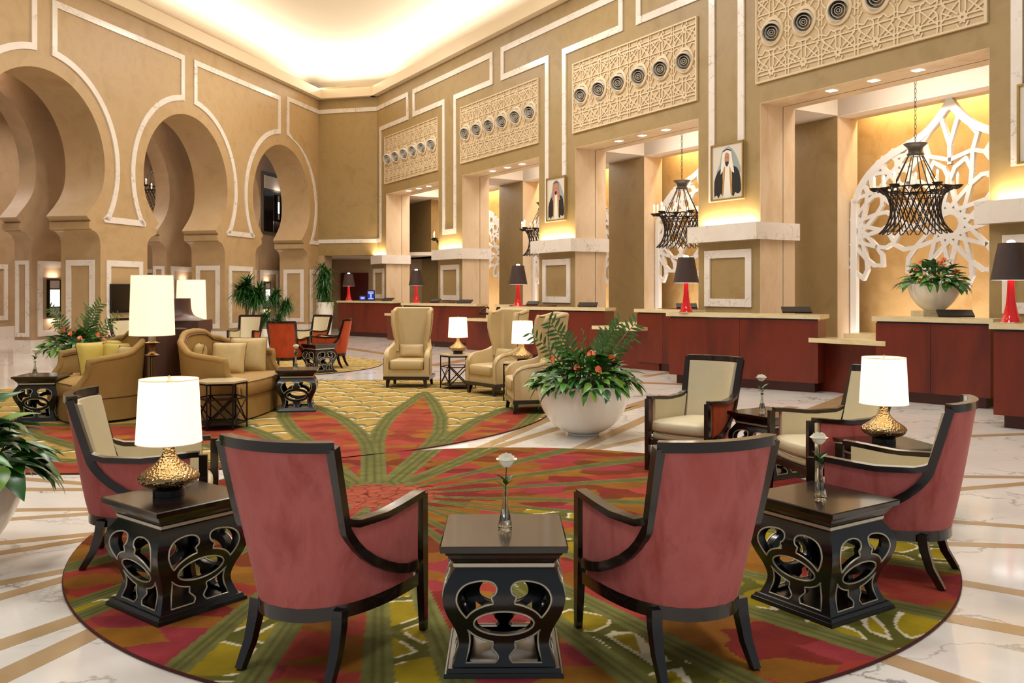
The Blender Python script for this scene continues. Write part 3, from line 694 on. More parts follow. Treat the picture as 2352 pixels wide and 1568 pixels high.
# ================================================================== ARMCHAIR
def chair_surf():
    z0 = .29; TB = 48.
    def base(th):
        s, c = sin(rad(th)), cos(rad(th)); return (.285*math.copysign(abs(s)**.85, s), .33-.64*max(0, c)**.75)
    def pt(th, z):
        x, y = base(th); t = (z-z0)/(.97-z0); w = 1-sm(50, 78, abs(th)); t2 = max(0, t)**.85*w
        q = min(1.05, abs(th)/TB); xt = .256*math.copysign(min(q, 1+(q-1)*.3), th); yt = -.43+.065*q*q
        xw = x+(abs(th)/90)**2*.0
        return Vector((lerp(xw, xt, t2), lerp(y, yt, t2), z))
    def nr(th, z):
        a = pt(th+1.5, z)-pt(th-1.5, z); n = Vector((a.y, -a.x, 0)).normalized()
        return n if n.dot(Vector((pt(th, z).x, pt(th, z).y-.1, 0))) > 0 else -n
    return z0, TB, pt, nr
def make_armchair():
    z0, TB, pt, nr = chair_surf(); root = thing('armchair')
    def sweep(a):   # lower edge of the arm panel as a function of |theta|
        return lerp(.60, .335, 1-(1-min(1, max(0, (a-TB)/(86-TB))))**2.0) if a > TB else .60
    def arm(a): return interp(a, [TB, 58, 70, 88], [.655, .625, .615, .64])
    # outer back shell in velvet, with wings running forward under the frame
    def outer(u, v):
        a = abs(u); top = .945 if a <= TB-2 else sweep(max(a, TB+.2))-.015
        if TB-2 < a <= TB+.2: top = lerp(.945, .59, (a-TB+2)/2.2)
        z = lerp(z0, top, v); return pt(u, z), nr(u, z)
    us = [-84, -78, -70, -62, -56, -52, -49, -47.9, -46, -40, -30, -20, -10, 0, 10, 20, 30, 40, 46, 47.9, 49, 52, 56, 62, 70, 78, 84]
    MB().shell(outer, us, [i/10 for i in range(11)], .006, .024).build('back_upholstery', 'velvet', root, 50)
    def inner(u, v): z = lerp(.42, .935, v); return pt(u, z), nr(u, z)
    MB().shell(inner, [x for x in range(-46, 47, 4)], [i/8 for i in range(9)], -.045, .004).build('inner_back', 'cream', root, 50, label='cream leather inner back')
    for s in (-1, 1):
        def side(u, v): a = abs(u); z = lerp(sweep(a)+.01, arm(a)-.012, v); return pt(u, z), nr(u, z)
        ua = [s*x for x in (50, 54, 58, 63, 68, 73, 78, 83, 87)]
        MB().shell(side, ua, [i/6 for i in range(7)], .003, .020).build('side_upholstery', 'velvet', root, 50)
        def sidei(u, v): z = lerp(.36, arm(abs(u))-.012, v); return pt(u, z), nr(u, z)
        MB().shell(sidei, ua, [i/6 for i in range(7)], -.030, -.002).build('inner_arm', 'cream', root, 50, label='cream leather inner arm panel')
        # dark stile that drops from the top rail and sweeps forward
        P = [pt(s*TB, z)+nr(s*TB, z)*.012 for z in (.965, .89, .81, .73, .66, .61)]
        P += [pt(s*a, sweep(a))+nr(s*a, sweep(a))*.012 for a in (50, 53, 57, 62, 68, 74, 80, 86)]
        MB().tube(P, .02, sq=[(.042, .05)]*6+[(.042, .05)]*8, up=None).build('stile', 'dark', root, 40)
        P = [pt(s*a, arm(a))+nr(s*a, arm(a))*.004 for a in (49, 53, 58, 64, 70, 76, 82, 88)]; P.append(P[-1]+Vector((0, .035, .001)))
        MB().tube(P, .02, sq=(.055, .030), up=(0, 0, 1)).build('arm_rail', 'dark', root, 40)
        x = s*.285
        MB().tube([(x, .335, .636), (x, .335, .30), (x+s*.004, .345, .0)], .02, sq=[(.04, .046), (.042, .048), (.03, .03)], up=(0, 1, 0)).build('leg', 'dark', root, 30)
        MB().tube([(s*.205, -.225, .27), (s*.208, -.235, .20), (s*.212, -.265, .10), (s*.218, -.325, .0)], .02, sq=[(.05, .05), (.046, .048), (.04, .042), (.032, .034)], up=(1, 0, 0)).build('leg', 'dark', root, 30)
    P = [pt(a, .965) + nr(a, .965)*.006 for a in range(-50, 51, 5)]
    MB().tube(P, .02, sq=(.052, .042), up=(0, 0, 1)).build('top_rail', 'dark', root, 40)
    # seat rail (curved), front rail, cushions
    def rail(u, v): z = lerp(.235, .29, v); return pt(u, z0), nr(u, z0)
    mb = MB(); P = [pt(a, z0)+nr(a, z0)*.006 for a in range(-87, 88, 6)]; P = [Vector((p.x, p.y, .262)) for p in P]
    mb.tube(P, .02, sq=(.036, .056), up=(0, 0, 1)); mb.box(-.27, .27, .31, .345, .235, .285); mb.build('seat_rail', 'dark', root, 40)
    def seatpoly(k, fr): 
        L = [pt(a, z0) for a in range(-82, 83, 6)]; L = [(p.x*k, p.y*k+(1-k)*.05) for p in L]; L = [(x, y) for x, y in L if y < .30]
        return L+[(.262*k/.9*.98, .31+fr), (.15, .33+fr*1.6), (0, .338+fr*1.8), (-.15, .33+fr*1.6), (-.262*k/.9*.98, .31+fr)]
    def pad(poly, z0_, z1_, bul): 
        mb = MB(); n = len(poly); lv = [(-.012, z0_), (0, z0_+.012), (.004, (z0_+z1_)/2), (0, z1_-.014), (-.015, z1_-.003), (-.06, z1_+bul*.6), (-.16, z1_+bul)]
        vs = []
        for d, z in lv:
            for x, y in poly:
                r = hypot(x, y-.03); k = (r+d)/max(r, .01); vs.append((x*k, .03+(y-.03)*k, z))
        fs = [(i*n+k, i*n+(k+1) % n, (i+1)*n+(k+1) % n, (i+1)*n+k) for i in range(len(lv)-1) for k in range(n)]
        fs += [list(range(n))[::-1], [(len(lv)-1)*n+k for k in range(n)]]; return mb.add(vs, fs)
    pad(seatpoly(.88, -.005), .283, .352, 0).build('seat_base', 'cream', root, 50)
    pad(seatpoly(.88, .005), .352, .445, .018).build('seat_cushion', 'cream', root, 50)
    P = [(x, y, .352) for x, y in seatpoly(.885, .008)][-6:]
    MB().tube([(.25, .31, .356), (.14, .342, .356), (0, .352, .356), (-.14, .342, .356), (-.25, .31, .356)], .004, 6).build('piping', 'piping', root)
    return root
ch = make_armchair()
def ang(fx, fy): return atan2(-fx, fy)
CH = [((-.81, 3.85), ang(.375, .927), 'red velvet armchair seen from behind, left of the nearest carved table', 'velvet'),
      ((.70, 3.86), ang(-.342, .94), 'red velvet armchair seen from behind, right of the nearest carved table', 'velvet'),
      ((-2.16, 5.20), ang(.97, .22), 'red velvet armchair at the left rug edge turned right, behind the lamp table', 'velvet'),
      ((2.13, 4.95), ang(-.81, .58), 'red velvet armchair at the right rug edge, its back towards the desks', 'velvet'),
      ((1.63, 7.74), ang(-.633, -.774), 'dark framed armchair with cream seat facing the camera, beside the big white bowl planter', 'velvet2'),
      ((2.42, 6.62), ang(-.98, -.2), 'cream seated armchair turned left, half hidden behind the right lamp', 'velvet'),
      ((-6.12, 20.0), ang(-.05, -1), 'far cream backed armchair facing the camera beneath the leafy potted trees', 'velvet2'),
      ((-4.32, 16.75), ang(.05, 1), 'far orange red armchair seen from behind, right of the sofas', 'velvet2'),
      ((-4.62, 20.1), ang(-.5, -.87), 'far cream backed armchair in front of the tall white pot', 'velvet2'),
      ((-3.72, 17.75), ang(-1, .08), 'far orange red armchair in profile facing left, nearest the desks', 'velvet2'),
      ((-7.75, 17.8), ang(.9, -.35), 'small far armchair peeking out left of the tall lamp, in front of the television pillar', 'velvet2')]
for i, (p, r, lb, mt) in enumerate(CH):
    z = .016 if i not in (4,) else 0.001
    o = place(ch, i == 0, (p[0], p[1], z), r, lb, 'chair')
    if mt == 'velvet2':
        for c in KIDS[o.name]:
            if c.name.split('.')[0] in ('back_upholstery', 'side_upholstery'):
                key = c.data.name+'_o'
                if key not in bpy.data.meshes: 
                    me = c.data.copy(); me.name = key; me.materials[0] = M['velvet2']
                c.data = bpy.data.meshes[key]

# ================================================================== CARVED SIDE TABLE
def make_table():
    root = thing('carved_side_table')
    top = MB(); top.frustum(.258, .262, .513, .536).frustum(.262, .256, .536, .54); top.build('table_top', 'dark', root, 20)
    mo = MB()
    for a, b, z0, z1 in ((.236, .244, .497, .514), (.226, .232, .482, .498), (.214, .222, .468, .483), (.205, .212, .456, .469)): mo.frustum(a, b, z0, z1)
    mo.build('moulding', 'dark', root, 20)
    MB().frustum(.206, .210, .441, .457).build('silver_band', 'silver', root, 20)
    zs = [.0, .03, .06, .118, .18, .25, .31, .36, .40, .442]; ws = [.226, .216, .202, .186, .200, .232, .249, .245, .225, .197]
    def w(z):
        return interp(z, ZS, WS)
    cc_ = catmull(list(zip(zs, ws)), 5); ZS = [c[0] for c in cc_]; WS = [c[1] for c in cc_]
    X = lambda x: (x-567)*.000634
    Zc = lambda y: .54-(y-735)*.000634
    def ell(cx, cy, rx, ry, a0, a1, n): return [(cx+rx*cos(rad(lerp(a0, a1, k/n))), cy+ry*sin(rad(lerp(a0, a1, k/n)))) for k in range(n+1)]
    UL = catmull([(322, 1205), (285, 1150), (262, 1085), (278, 1025), (330, 985), (420, 968), (490, 976), (520, 1005), (512, 1042), (487, 1062), (495, 1088)], 3)+ell(567, 1247, 250, 146, -106, -164, 9)
    BL = ell(567, 1247, 250, 146, 160, 107, 8)+catmull([(495, 1408), (492, 1430), (515, 1455), (531, 1480), (512, 1510)], 3)+[(320, 1510)]+catmull([(338, 1440), (345, 1380), (342, 1320)], 2)
    IN = ell(567, 1250, 195, 90, 0, 352, 30)
    mir = lambda L: [(1134-x, y) for x, y in L][::-1]
    holes = [UL, mir(UL), IN, BL, mir(BL)]
    holes = [[(X(x), Zc(y)) for x, y in L] for L in holes]
    zz = list(np.linspace(.03, .442, 26)); outer = [(-w(z), z) for z in zz]+[(w(z), z) for z in zz[::-1]]
    def fm(x, z, k): return (x*(1-.10*k), -w(z)+.032*k, z)
    pl = plate([outer]+holes, fm, gx=np.linspace(-.2, .2, 9), gz=np.linspace(.05, .43, 20))
    pm = pl.mesh('side_panel', 'ebony', 35)
    sv = MB()
    for L in holes: sv.tube([(x, -w(z)-.001, z) for x, z in L], .0042, 6, closed=True)
    sm_ = sv.mesh('silver_outline', 'silver', 60)
    for k in range(4):
        p = link('side_panel', pm, root); p.rotation_euler = (0, 0, k*pi/2)
        s_ = link('silver_outline', sm_, p, label='silver leaf outline around the cut-outs')
    MB().frustum(.205, .205, .436, .4415).build('body_lid', 'ebony', root, 20)
    MB().frustum(.246, .242, 0, .018).frustum(.236, .228, .018, .034).build('base', 'ebony', root, 20)
    return root
TB_ = make_table()
TBL = [((-1.70, 4.42), rad(-38), 'dark carved table with silver outlines under the left gold lamp', .016),
       ((-.035, 3.79), rad(.5), 'nearest dark carved table at the front centre between two red chairs', .016),
       ((1.565, 4.40), rad(33), 'dark carved table holding a white rose, in front of the right red chair', .016),
       ((2.23, 7.52), rad(33), 'dark carved table with a white rose between the two cream seated chairs', .001),
       ((2.60, 6.03), rad(10), 'dark table under the right gold lamp, mostly hidden by armchairs', .001),
       ((-5.74, 10.65), rad(8.6), 'dark carved table with a rose at the left end of the left sofa', .016),
       ((-2.82, 11.46), rad(9.5), 'dark carved table with a rose at the right end of the right sofa', .016),
       ((-3.70, 16.72), rad(45), 'farthest dark carved table among the orange red chairs', .016)]
for i, (p, r, lb, z) in enumerate(TBL): place(TB_, i == 0, (p[0], p[1], z), r, lb, 'table')

# ================================================================== LAMPS
def make_lamp():
    root = thing('table_lamp')
    MB().lathe([(.078, 0), (.078, .030), (.074, .036), (.0, .036)], 40).build('lamp_foot', 'ebony', root, 30)
    prof = [(.06, .036), (.095, .044), (.130, .062), (.147, .085), (.146, .102), (.128, .122), (.098, .142), (.068, .165), (.046, .19), (.033, .215), (.028, .24), (.026, .275)]
    MB().lathe(catmull(prof, 4), 56).build('lamp_body', 'gold', root, 80, label='hammered gold bottle shaped body')
    MB().lathe([(.006, .27), (.006, .60)], 10).build('stem', 'nickel', root)
    sh = MB(); s = 48
    prof = [(.160, .272), (.143, .603)]
    vs = [(r*cos(2*pi*k/s), r*sin(2*pi*k/s), z) for r, z in prof for k in range(s)]; vs += [(.997*r*cos(2*pi*k/s), .997*r*sin(2*pi*k/s), z) for r, z in prof for k in range(s)]
    fs = [(k, (k+1) % s, s+(k+1) % s, s+k) for k in range(s)]+[(2*s+k, 3*s+k, 3*s+(k+1) % s, 2*s+(k+1) % s) for k in range(s)]
    sh.add(vs, fs); so = sh.build('lamp_shade', 'shade', root, 60, fix=False)
    for r, z in ((.160, .274), (.143, .601)): MB().tube([(r*cos(2*pi*k/s), r*sin(2*pi*k/s), z) for k in range(s)], .0022, 5, closed=True).build('shade_rim', 'shade_rim', so, 60)
    MB().box(-.14, .14, -.003, .003, .588, .592).box(-.003, .003, -.14, .14, .588, .592).lathe([(.008, .59), (.008, .618), (.0, .62)], 12).build('finial', 'nickel', root)
    MB().lathe([(.0, .36), (.02, .37), (.03, .40), (.02, .43), (.0, .44)], 12, cap=False).build('bulb', 'bulb', root)
    return root
LP = make_lamp()
LPS = [((-1.745, 4.43, .557), 'gold hammered lamp with lit white shade on the left carved table', 1.0),
       ((2.575, 6.03, .542), 'gold hammered lamp with lit white shade in front of the desks at right', .99),
       ((-.87, 14.02, .560), 'small gold lamp on the hexagonal table between the first two wing chairs', 1.0),
       ((.15, 12.45, .560), 'small gold lamp on the table between the two right wing chairs', 1.0)]
for i, (p, lb, s) in enumerate(LPS):
    place(LP, i == 0, p, .3*i, lb, 'lamp').scale = (1, 1, .975)
# tall brass lamp behind the left lamp and its twin
def make_tall():
    root = thing('tall_lamp')
    MB().lathe(catmull([(.12, 0), (.118, .02), (.09, .035), (.06, .06), (.052, .09)], 4), 32).build('lamp_foot', 'brass', root, 40)
    mb = MB()
    for k in range(10): a = 2*pi*k/10; mb.tube([(.038*cos(a), .038*sin(a), .06), (.038*cos(a), .038*sin(a), .40)], .011, 8)
    mb.lathe([(.036, .06), (.036, .40)], 20); mb.build('column', 'brass', root, 50)
    MB().lathe(catmull([(.04, .39), (.075, .41), (.078, .418), (.05, .43), (.03, .47), (.05, .53), (.08, .55), (.082, .558), (.04, .57), (.03, .60)], 4), 32).build('collar', 'brass', root, 50)
    MB().lathe([(.04, .57), (.04, .66)], 16).build('neck', 'nickel', root)
    s = 48; pr = [(.245, .64), (.225, 1.32)]
    vs = [(r*cos(2*pi*k/s), r*sin(2*pi*k/s), z) for r, z in pr for k in range(s)]+[(.997*r*cos(2*pi*k/s), .997*r*sin(2*pi*k/s), z) for r, z in pr for k in range(s)]
    fs = [(k, (k+1) % s, s+(k+1) % s, s+k) for k in range(s)]+[(2*s+k, 3*s+k, 3*s+(k+1) % s, 2*s+(k+1) % s) for k in range(s)]
    so = MB().add(vs, fs).build('lamp_shade', 'shade2', root, 60, fix=False)
    for r, z in pr: MB().tube([(r*cos(2*pi*k/s), r*sin(2*pi*k/s), z) for k in range(s)], .003, 5, closed=True).build('shade_rim', 'shade_rim', so, 60)
    MB().lathe([(.0, .9), (.035, .92), (.05, .97), (.035, 1.02), (.0, 1.04)], 12, cap=False).build('bulb', 'bulb', root)
    return root
TL = make_tall()
def stand(loc, label, h, w=.2):
    r = thing('lamp_stand', label, 'stand', loc)
    MB().lathe([(w, h-.035), (w, h)], 6).build('stand_top', 'stone_top', r, 20)
    mb = MB()
    for k in range(3): a = 2*pi*k/3; mb.tube([(w*.8*cos(a), w*.8*sin(a), 0), (w*.8*cos(a), w*.8*sin(a), h-.03)], .01, 6)
    mb.build('stand_legs', 'iron', r); return r
stand((-4.10, 9.92, .016), 'small stand hidden under the tall brass lamp', .42, .17)
place(TL, True, (-4.10, 9.92, .437), 0, 'tall fluted brass lamp with a large lit shade between the sofas', 'lamp')
TW = place(TL, False, (-5.36, 14.55, .437), .4, 'tall lamp with a lit shade farther back, behind the dark plinth', 'lamp')
stand((-5.36, 14.55, .016), 'small stand under the farther tall lamp', .42, .17)
# drum pedestal between the sofas and the flared stand behind it
r = thing('tapered_pedestal', 'dark brown tapered pedestal standing between the two sofas', 'pedestal', (-4.44, 11.05, .016))
MB().lathe([(.20, 0), (.20, .02), (.285, 1.07), (.285, 1.08), (.27, 1.085)], 40).build('pedestal_body', 'drum', r, 40)
MB().lathe([(.29, 1.06), (.29, 1.085), (.0, 1.087)], 40).build('rim', 'dark', r, 40)
r = thing('flared_stand', 'dark brown trumpet shaped stand on a plinth in front of the farther tall lamp', 'stand', (-5.33, 13.75, .016))
MB().box(-.47, .47, -.3, .3, 0, .96).box(-.49, .49, -.32, .32, .93, 1.10).build('plinth', 'drum', r, 20)
MB().lathe(catmull([(.47, 1.10), (.40, 1.12), (.30, 1.17), (.26, 1.24), (.245, 1.33), (.24, 1.44)], 4), 40).build('flared_neck', 'drum', r, 60)

# ================================================================== HEXAGONAL TABLES
def make_hex():
    root = thing('hexagonal_table'); R_ = .30; V = [(R_*cos(pi/3*k), R_*sin(pi/3*k)) for k in range(6)]
    MB().prism(V, .525, .545).build('table_top', 'stone_top', root, 20)
    q = [(x*.93, y*.93) for x, y in V]
    for x, y in q: MB().tube([(x, y, 0), (x, y, .525)], .012, 4, rot=pi/4).build('leg', 'iron', root, 20)
    mb = MB()
    for k in range(6):
        a, b = q[k], q[(k+1) % 6]
        for z in (.345, .06): mb.tube([(a[0], a[1], z), (b[0], b[1], z)], .010, 4, rot=pi/4)
        mb.tube([(a[0], a[1], .06), (b[0], b[1], .345)], .009, 4); mb.tube([(b[0], b[1], .06), (a[0], a[1], .345)], .009, 4)
    mb.build('bracing', 'iron', root, 20)
    MB().tube([(x, y, .512) for x, y in q], .010, 4, closed=True, up=(0, 0, 1)).build('top_rail', 'iron', root, 20)
    MB().prism([(x*.9, y*.9) for x, y in V], .05, .06).build('lower_shelf', 'iron', root, 20)
    return root
HX = make_hex()
for i, (x, y, r, lb) in enumerate([(-3.33, 9.98, .25, 'hexagonal iron table with stone top beside the right sofa'), (-.87, 14.02, .1, 'hexagonal iron table holding a lamp between the first two wing chairs'), (.15, 12.45, .3, 'hexagonal table holding a lamp between the two right wing chairs')]):
    place(HX, i == 0, (x, y, .016), r, lb, 'table')

# ================================================================== ROSE VASES
def petal_mesh(mb, R_, h, a0, z0, open_, n=5):
    # a cupped petal
    vs = []; 
    for i in range(5):
        v = i/4
        for j in range(5):
            u = (j/4-.5)*2; an = a0+u*.75*sin(pi*(.25+.6*v)); rr = R_*(.25+.75*v**.7)+open_*max(0, v-.6)*R_*2.2
            vs.append((rr*cos(an), rr*sin(an), z0+h*v*(1-.10*u*u)-open_*max(0, v-.75)*h*1.4))
    mb.add(vs, [(i*5+j, i*5+j+1, (i+1)*5+j+1, (i+1)*5+j) for i in range(4) for j in range(4)])
def leaf_shape(L, w, curl=.15, fold=.25, n=5):
    vs = []
    for i in range(n+1):
        t = i/n; ww = w*sin(pi*min(1, t*.96+.04))**.8*(1-.25*t); x = L*t; z = -curl*L*t*t+.06*L*t
        vs += [(x, -ww, z+fold*ww), (x, 0, z), (x, ww, z+fold*ww)]
    fs = []
    for i in range(n):
        for j in range(2): fs.append((i*3+j, i*3+j+1, (i+1)*3+j+1, (i+1)*3+j))
    return vs, fs
def make_rose():
    root = thing('bud_vase')
    prof = [(.026, 0), (.030, .004), (.029, .025), (.022, .055), (.015, .09), (.0115, .12), (.012, .145), (.017, .165)]
    inn = [(.015, .165), (.0095, .144), (.009, .12), (.012, .09), (.017, .055), (.014, .036), (.0, .033)]
    MB().lathe(catmull(prof, 3)+inn, 24, cap=False).build('glass', 'glass', root, 60)
    P = [(0, 0, .035), (.002, 0, .12), (.003, .002, .2), (.008, .003, .272)]
    MB().tube(P, .0026, 6).build('rose_stem', 'stem', root)
    for a, z, L in ((3.3, .20, .075), (.3, .195, .055), (4.2, .19, .05), (2.6, .17, .06), (5.4, .185, .05)):
        mb = MB(); vs, fs = leaf_shape(L, L*.27); mb.add(vs, fs)
        mb.xf(Matrix.Translation((.003, 0, z)) @ Matrix.Rotation(a, 4, 'Z') @ Matrix.Rotation(-.75, 4, 'Y')); mb.build('leaf', 'leafB', root, 60, fix=False)
    fl_ = MB(); cz = .268
    def cup(R0, R1, h, a0, span, flare, z0):   # a cupped petal: radius R0 at the foot, R1 at the belly, lip flared
        n, m_ = 6, 7; vs = []
        for i in range(n+1):
            v = i/n; r_ = lerp(R0, R1, sin(min(1, v*1.35)*pi/2))+flare*max(0, v-.7)**1.3; 
            for j in range(m_+1):
                u = j/m_*2-1; an = a0+u*span*(.55+.45*sin(v*pi*.6)); vs.append((.008+r_*cos(an)*(1-.06*u*u), .003+r_*sin(an)*(1-.06*u*u), z0+h*v*(1-.16*u*u)-.3*flare*max(0, v-.8)**1.1))
        fl_.add(vs, [(i*(m_+1)+j, i*(m_+1)+j+1, (i+1)*(m_+1)+j+1, (i+1)*(m_+1)+j) for i in range(n) for j in range(m_)])
    for R0, R1, h, n, fl0 in ((.002, .010, .056, 3, 0), (.004, .018, .058, 4, .004), (.012, .026, .054, 5, .006), (.016, .031, .048, 5, .02), (.016, .034, .038, 5, .06)):
        for k in range(n): cup(R0, R1, h, 2*pi*k/n+R1*70, pi/n*1.35, fl0, cz)
    fl_.build('rose_bloom', 'rose', root, 70, fix=False)
    return root
RS = make_rose()
for i, (x, y, z, r, lb) in enumerate([(-.03, 3.80, .557, .4, 'white rose in a glass bud vase on the nearest carved table'), (1.545, 4.36, .557, 2.1, 'white rose in a glass bud vase on the right carved table'),
                                      (2.155, 7.50, .542, 3.0, 'white rose in a glass bud vase between the cream seated chairs'), (-5.82, 10.62, .557, 1, 'white rose in a vase on the table left of the sofas'),
                                      (-2.83, 11.40, .557, 5, 'white rose in a vase on the table right of the sofas')]):
    o = place(RS, i == 0, (x, y, z), r, lb, 'vase'); 

# ================================================================== SOFAS
def make_sofa():
    root = thing('curved_sofa'); Wd = .875; D = .42
    def base(t):   # t from -1 (left arm front) over 0 (back centre) to 1
        a = t*pi/2; s, c = sin(a), cos(a); return (Wd*math.copysign(abs(s)**.62, s), D-.86*max(0, c)**.62)
    def top(t): a = abs(t); return interp(a, [0, .12, .22, .34, .5, .62, .78, .9, 1.0], [1.04, 1.02, .945, .93, .87, .80, .775, .755, .73])
    def nr(t):
        a, b = base(t-.01), base(t+.01); d = Vector((b[0]-a[0], b[1]-a[1], 0)); n = Vector((d.y, -d.x, 0)).normalized(); return n
    def front_low(t): return 1
    def outer(u, v):
        x, y = base(u); z = lerp(.03, top(u), v); fl_ = .05*max(0, (z-.5)/.5); n = nr(u); return Vector((x, y, z))+n*fl_, n
    us = [-1, -.97, -.93, -.88, -.8, -.7, -.6, -.5, -.4, -.34, -.28, -.22, -.16, -.1, -.05, 0]; us = us+[-x for x in us[::-1][1:]]
    def shellf(u, v):
        p, n = outer(u, v); 
        if abs(u) > .93 and v > 0:   # the arm front sweeps back as it rises
            k = (abs(u)-.93)/.07; z = p.z; p = Vector((p.x, p.y-k*.13*sm(.38, .62, z), p.z))
        return p, n
    MB().shell(shellf, us, [0, .15, .3, .45, .55, .65, .75, .85, .93, 1], -.07, 0).build('sofa_shell', 'sofa', root, 45)
    rim = []
    for u in us:
        p, n = shellf(u, 1); rim.append(p-n*.035)
    fr0 = [shellf(-1, v)[0]-nr(-1)*.035 for v in (.0, .3, .45, .55, .65, .75, .85, .93)]; fr1 = [shellf(1, v)[0]-nr(1)*.035 for v in (.93, .85, .75, .65, .55, .45, .3, .0)]
    MB().tube(fr0+rim+fr1, .043, 10).build('rolled_edge', 'sofa', root, 60)
    MB().tube([shellf(u, 1)[0]-nr(u)*.080-Vector((0, 0, .03)) for u in us], .009, 6).build('piping', 'piping', root)
    MB().tube([Vector((base(u)[0], base(u)[1], .30))+nr(u)*.004 for u in us], .006, 6).build('skirt_seam', 'piping', root)
    P = [base(u*.93) for u in np.linspace(-1, 1, 25)]; P = [(x*.9, y*.9+.02) for x, y in P]
    fr = [(.78, .44), (.4, .50), (0, .52), (-.4, .50), (-.78, .44)]
    MB().prism(P+fr, .02, .30).build('seat_base', 'sofa', root, 30)
    def pad(poly, z0_, z1_):
        mb = MB(); n = len(poly); lv = [(-.02, z0_), (0, z0_+.02), (.006, (z0_+z1_)/2), (0, z1_-.02), (-.03, z1_), (-.2, z1_+.02)]
        vs = []
        for d, z in lv:
            for x, y in poly: r_ = hypot(x, y-.05); k = (r_+d)/max(r_, .01); vs.append((x*k, .05+(y-.05)*k, z))
        fs = [(i*n+k, i*n+(k+1) % n, (i+1)*n+(k+1) % n, (i+1)*n+k) for i in range(len(lv)-1) for k in range(n)]+[list(range(n))[::-1], [(len(lv)-1)*n+k for k in range(n)]]
        return mb.add(vs, fs)
    fr2 = [(.77, .46), (.4, .53), (0, .55), (-.4, .53), (-.77, .46)]
    pad(P+fr2, .30, .47).build('seat_cushion', 'sofa', root, 50)
    MB().tube([(x, y, .465) for x, y in fr2], .006, 6).tube([(x, y, .31) for x, y in fr2], .006, 6).build('piping', 'piping', root)
    return root
SF = make_sofa()
place(SF, True, (-3.63, 11.15, .016), ang(1, -.05), 'right gold camel backed sofa beside the hexagonal table', 'sofa')
place(SF, False, (-5.22, 11.02, .016), ang(-.80, -.60), 'left gold camel backed sofa behind the red chair', 'sofa')
def make_pillow():
    n = 14; vs = []; fs = []
    for s in (1, -1):
        o = len(vs)
        for i in range(n+1):
            for j in range(n+1):
                u, v = i/n*2-1, j/n*2-1; pin = 1-.06*(1-abs(u)**2)*(abs(v)**3)-.0
                t = (max(0, 1-u**4)*max(0, 1-v**4))**.5*.075
                vs.append((u*.225*(1-.05*(1-v*v)), s*t, v*.225*(1-.05*(1-u*u))))
        fs += [tuple(o+q for q in ((i*(n+1)+j, i*(n+1)+j+1, (i+1)*(n+1)+j+1, (i+1)*(n+1)+j) if s > 0 else (i*(n+1)+j, (i+1)*(n+1)+j, (i+1)*(n+1)+j+1, i*(n+1)+j+1))) for i in range(n) for j in range(n)]
    mb = MB().add(vs, fs); me = mb.mesh('pillow', 'pillow', 80); me2 = me.copy(); me2.materials[0] = M['pillow2']; me3 = me.copy(); me3.materials[0] = M['leather']
    c = [(-.225, 0, -.225), (.225, 0, -.225), (.225, 0, .225), (-.225, 0, .225)]; E = []
    for k in range(4):
        a, b = Vector(c[k]), Vector(c[(k+1) % 4])
        for q in range(8): t = q/8; p = a.lerp(b, t); p *= 1-.05*(1-(2*t-1)**2); E.append(p)
    cord = MB().tube(E, .005, 6, closed=True).mesh('piping', 'piping', 60)
    return me, me2, me3, cord
PW, PW2, PW3, CORD = make_pillow()
def pillow(loc, rz, tilt, mesh, label, s=(1, 1, 1), roll=0, cord=True, group=None):
    o = link('throw_pillow', mesh, loc=loc); o.rotation_euler = (tilt, roll, rz); o.scale = s; tag(o, label, 'cushion', group)
    if cord: link('piping', CORD, o)
a1 = ang(1, -.05); a2 = ang(-.8, -.6)
# right sofa: pillows lean on the far arm and the near arm
pillow((-3.55, 11.72, .715), rad(8), rad(-14), PW2, 'large sand coloured pillow leaning on the far arm of the right sofa', (1.08, 1.1, 1.08))
pillow((-3.72, 11.42, .69), rad(2), rad(-20), PW2, 'pale gold pillow in front of the large one on the right sofa')
pillow((-3.95, 10.95, .70), rad(-62), rad(-12), PW2, 'piped pillow corner showing above the near arm of the right sofa')
pillow((-5.22, 11.62, .71), rad(30), rad(-14), PW, 'yellow green pillow at the back of the left sofa')
pillow((-5.42, 11.28, .70), rad(62), rad(-16), PW, 'bright yellow pillow turned edge on at the left of the left sofa')
pillow((-5.12, 11.38, .69), rad(14), rad(-22), PW, 'bright yellow square pillow in the middle of the left sofa')
pillow((-4.86, 11.05, .66), rad(-20), rad(-18), PW2, 'tan piped pillow low behind the near arm of the left sofa')

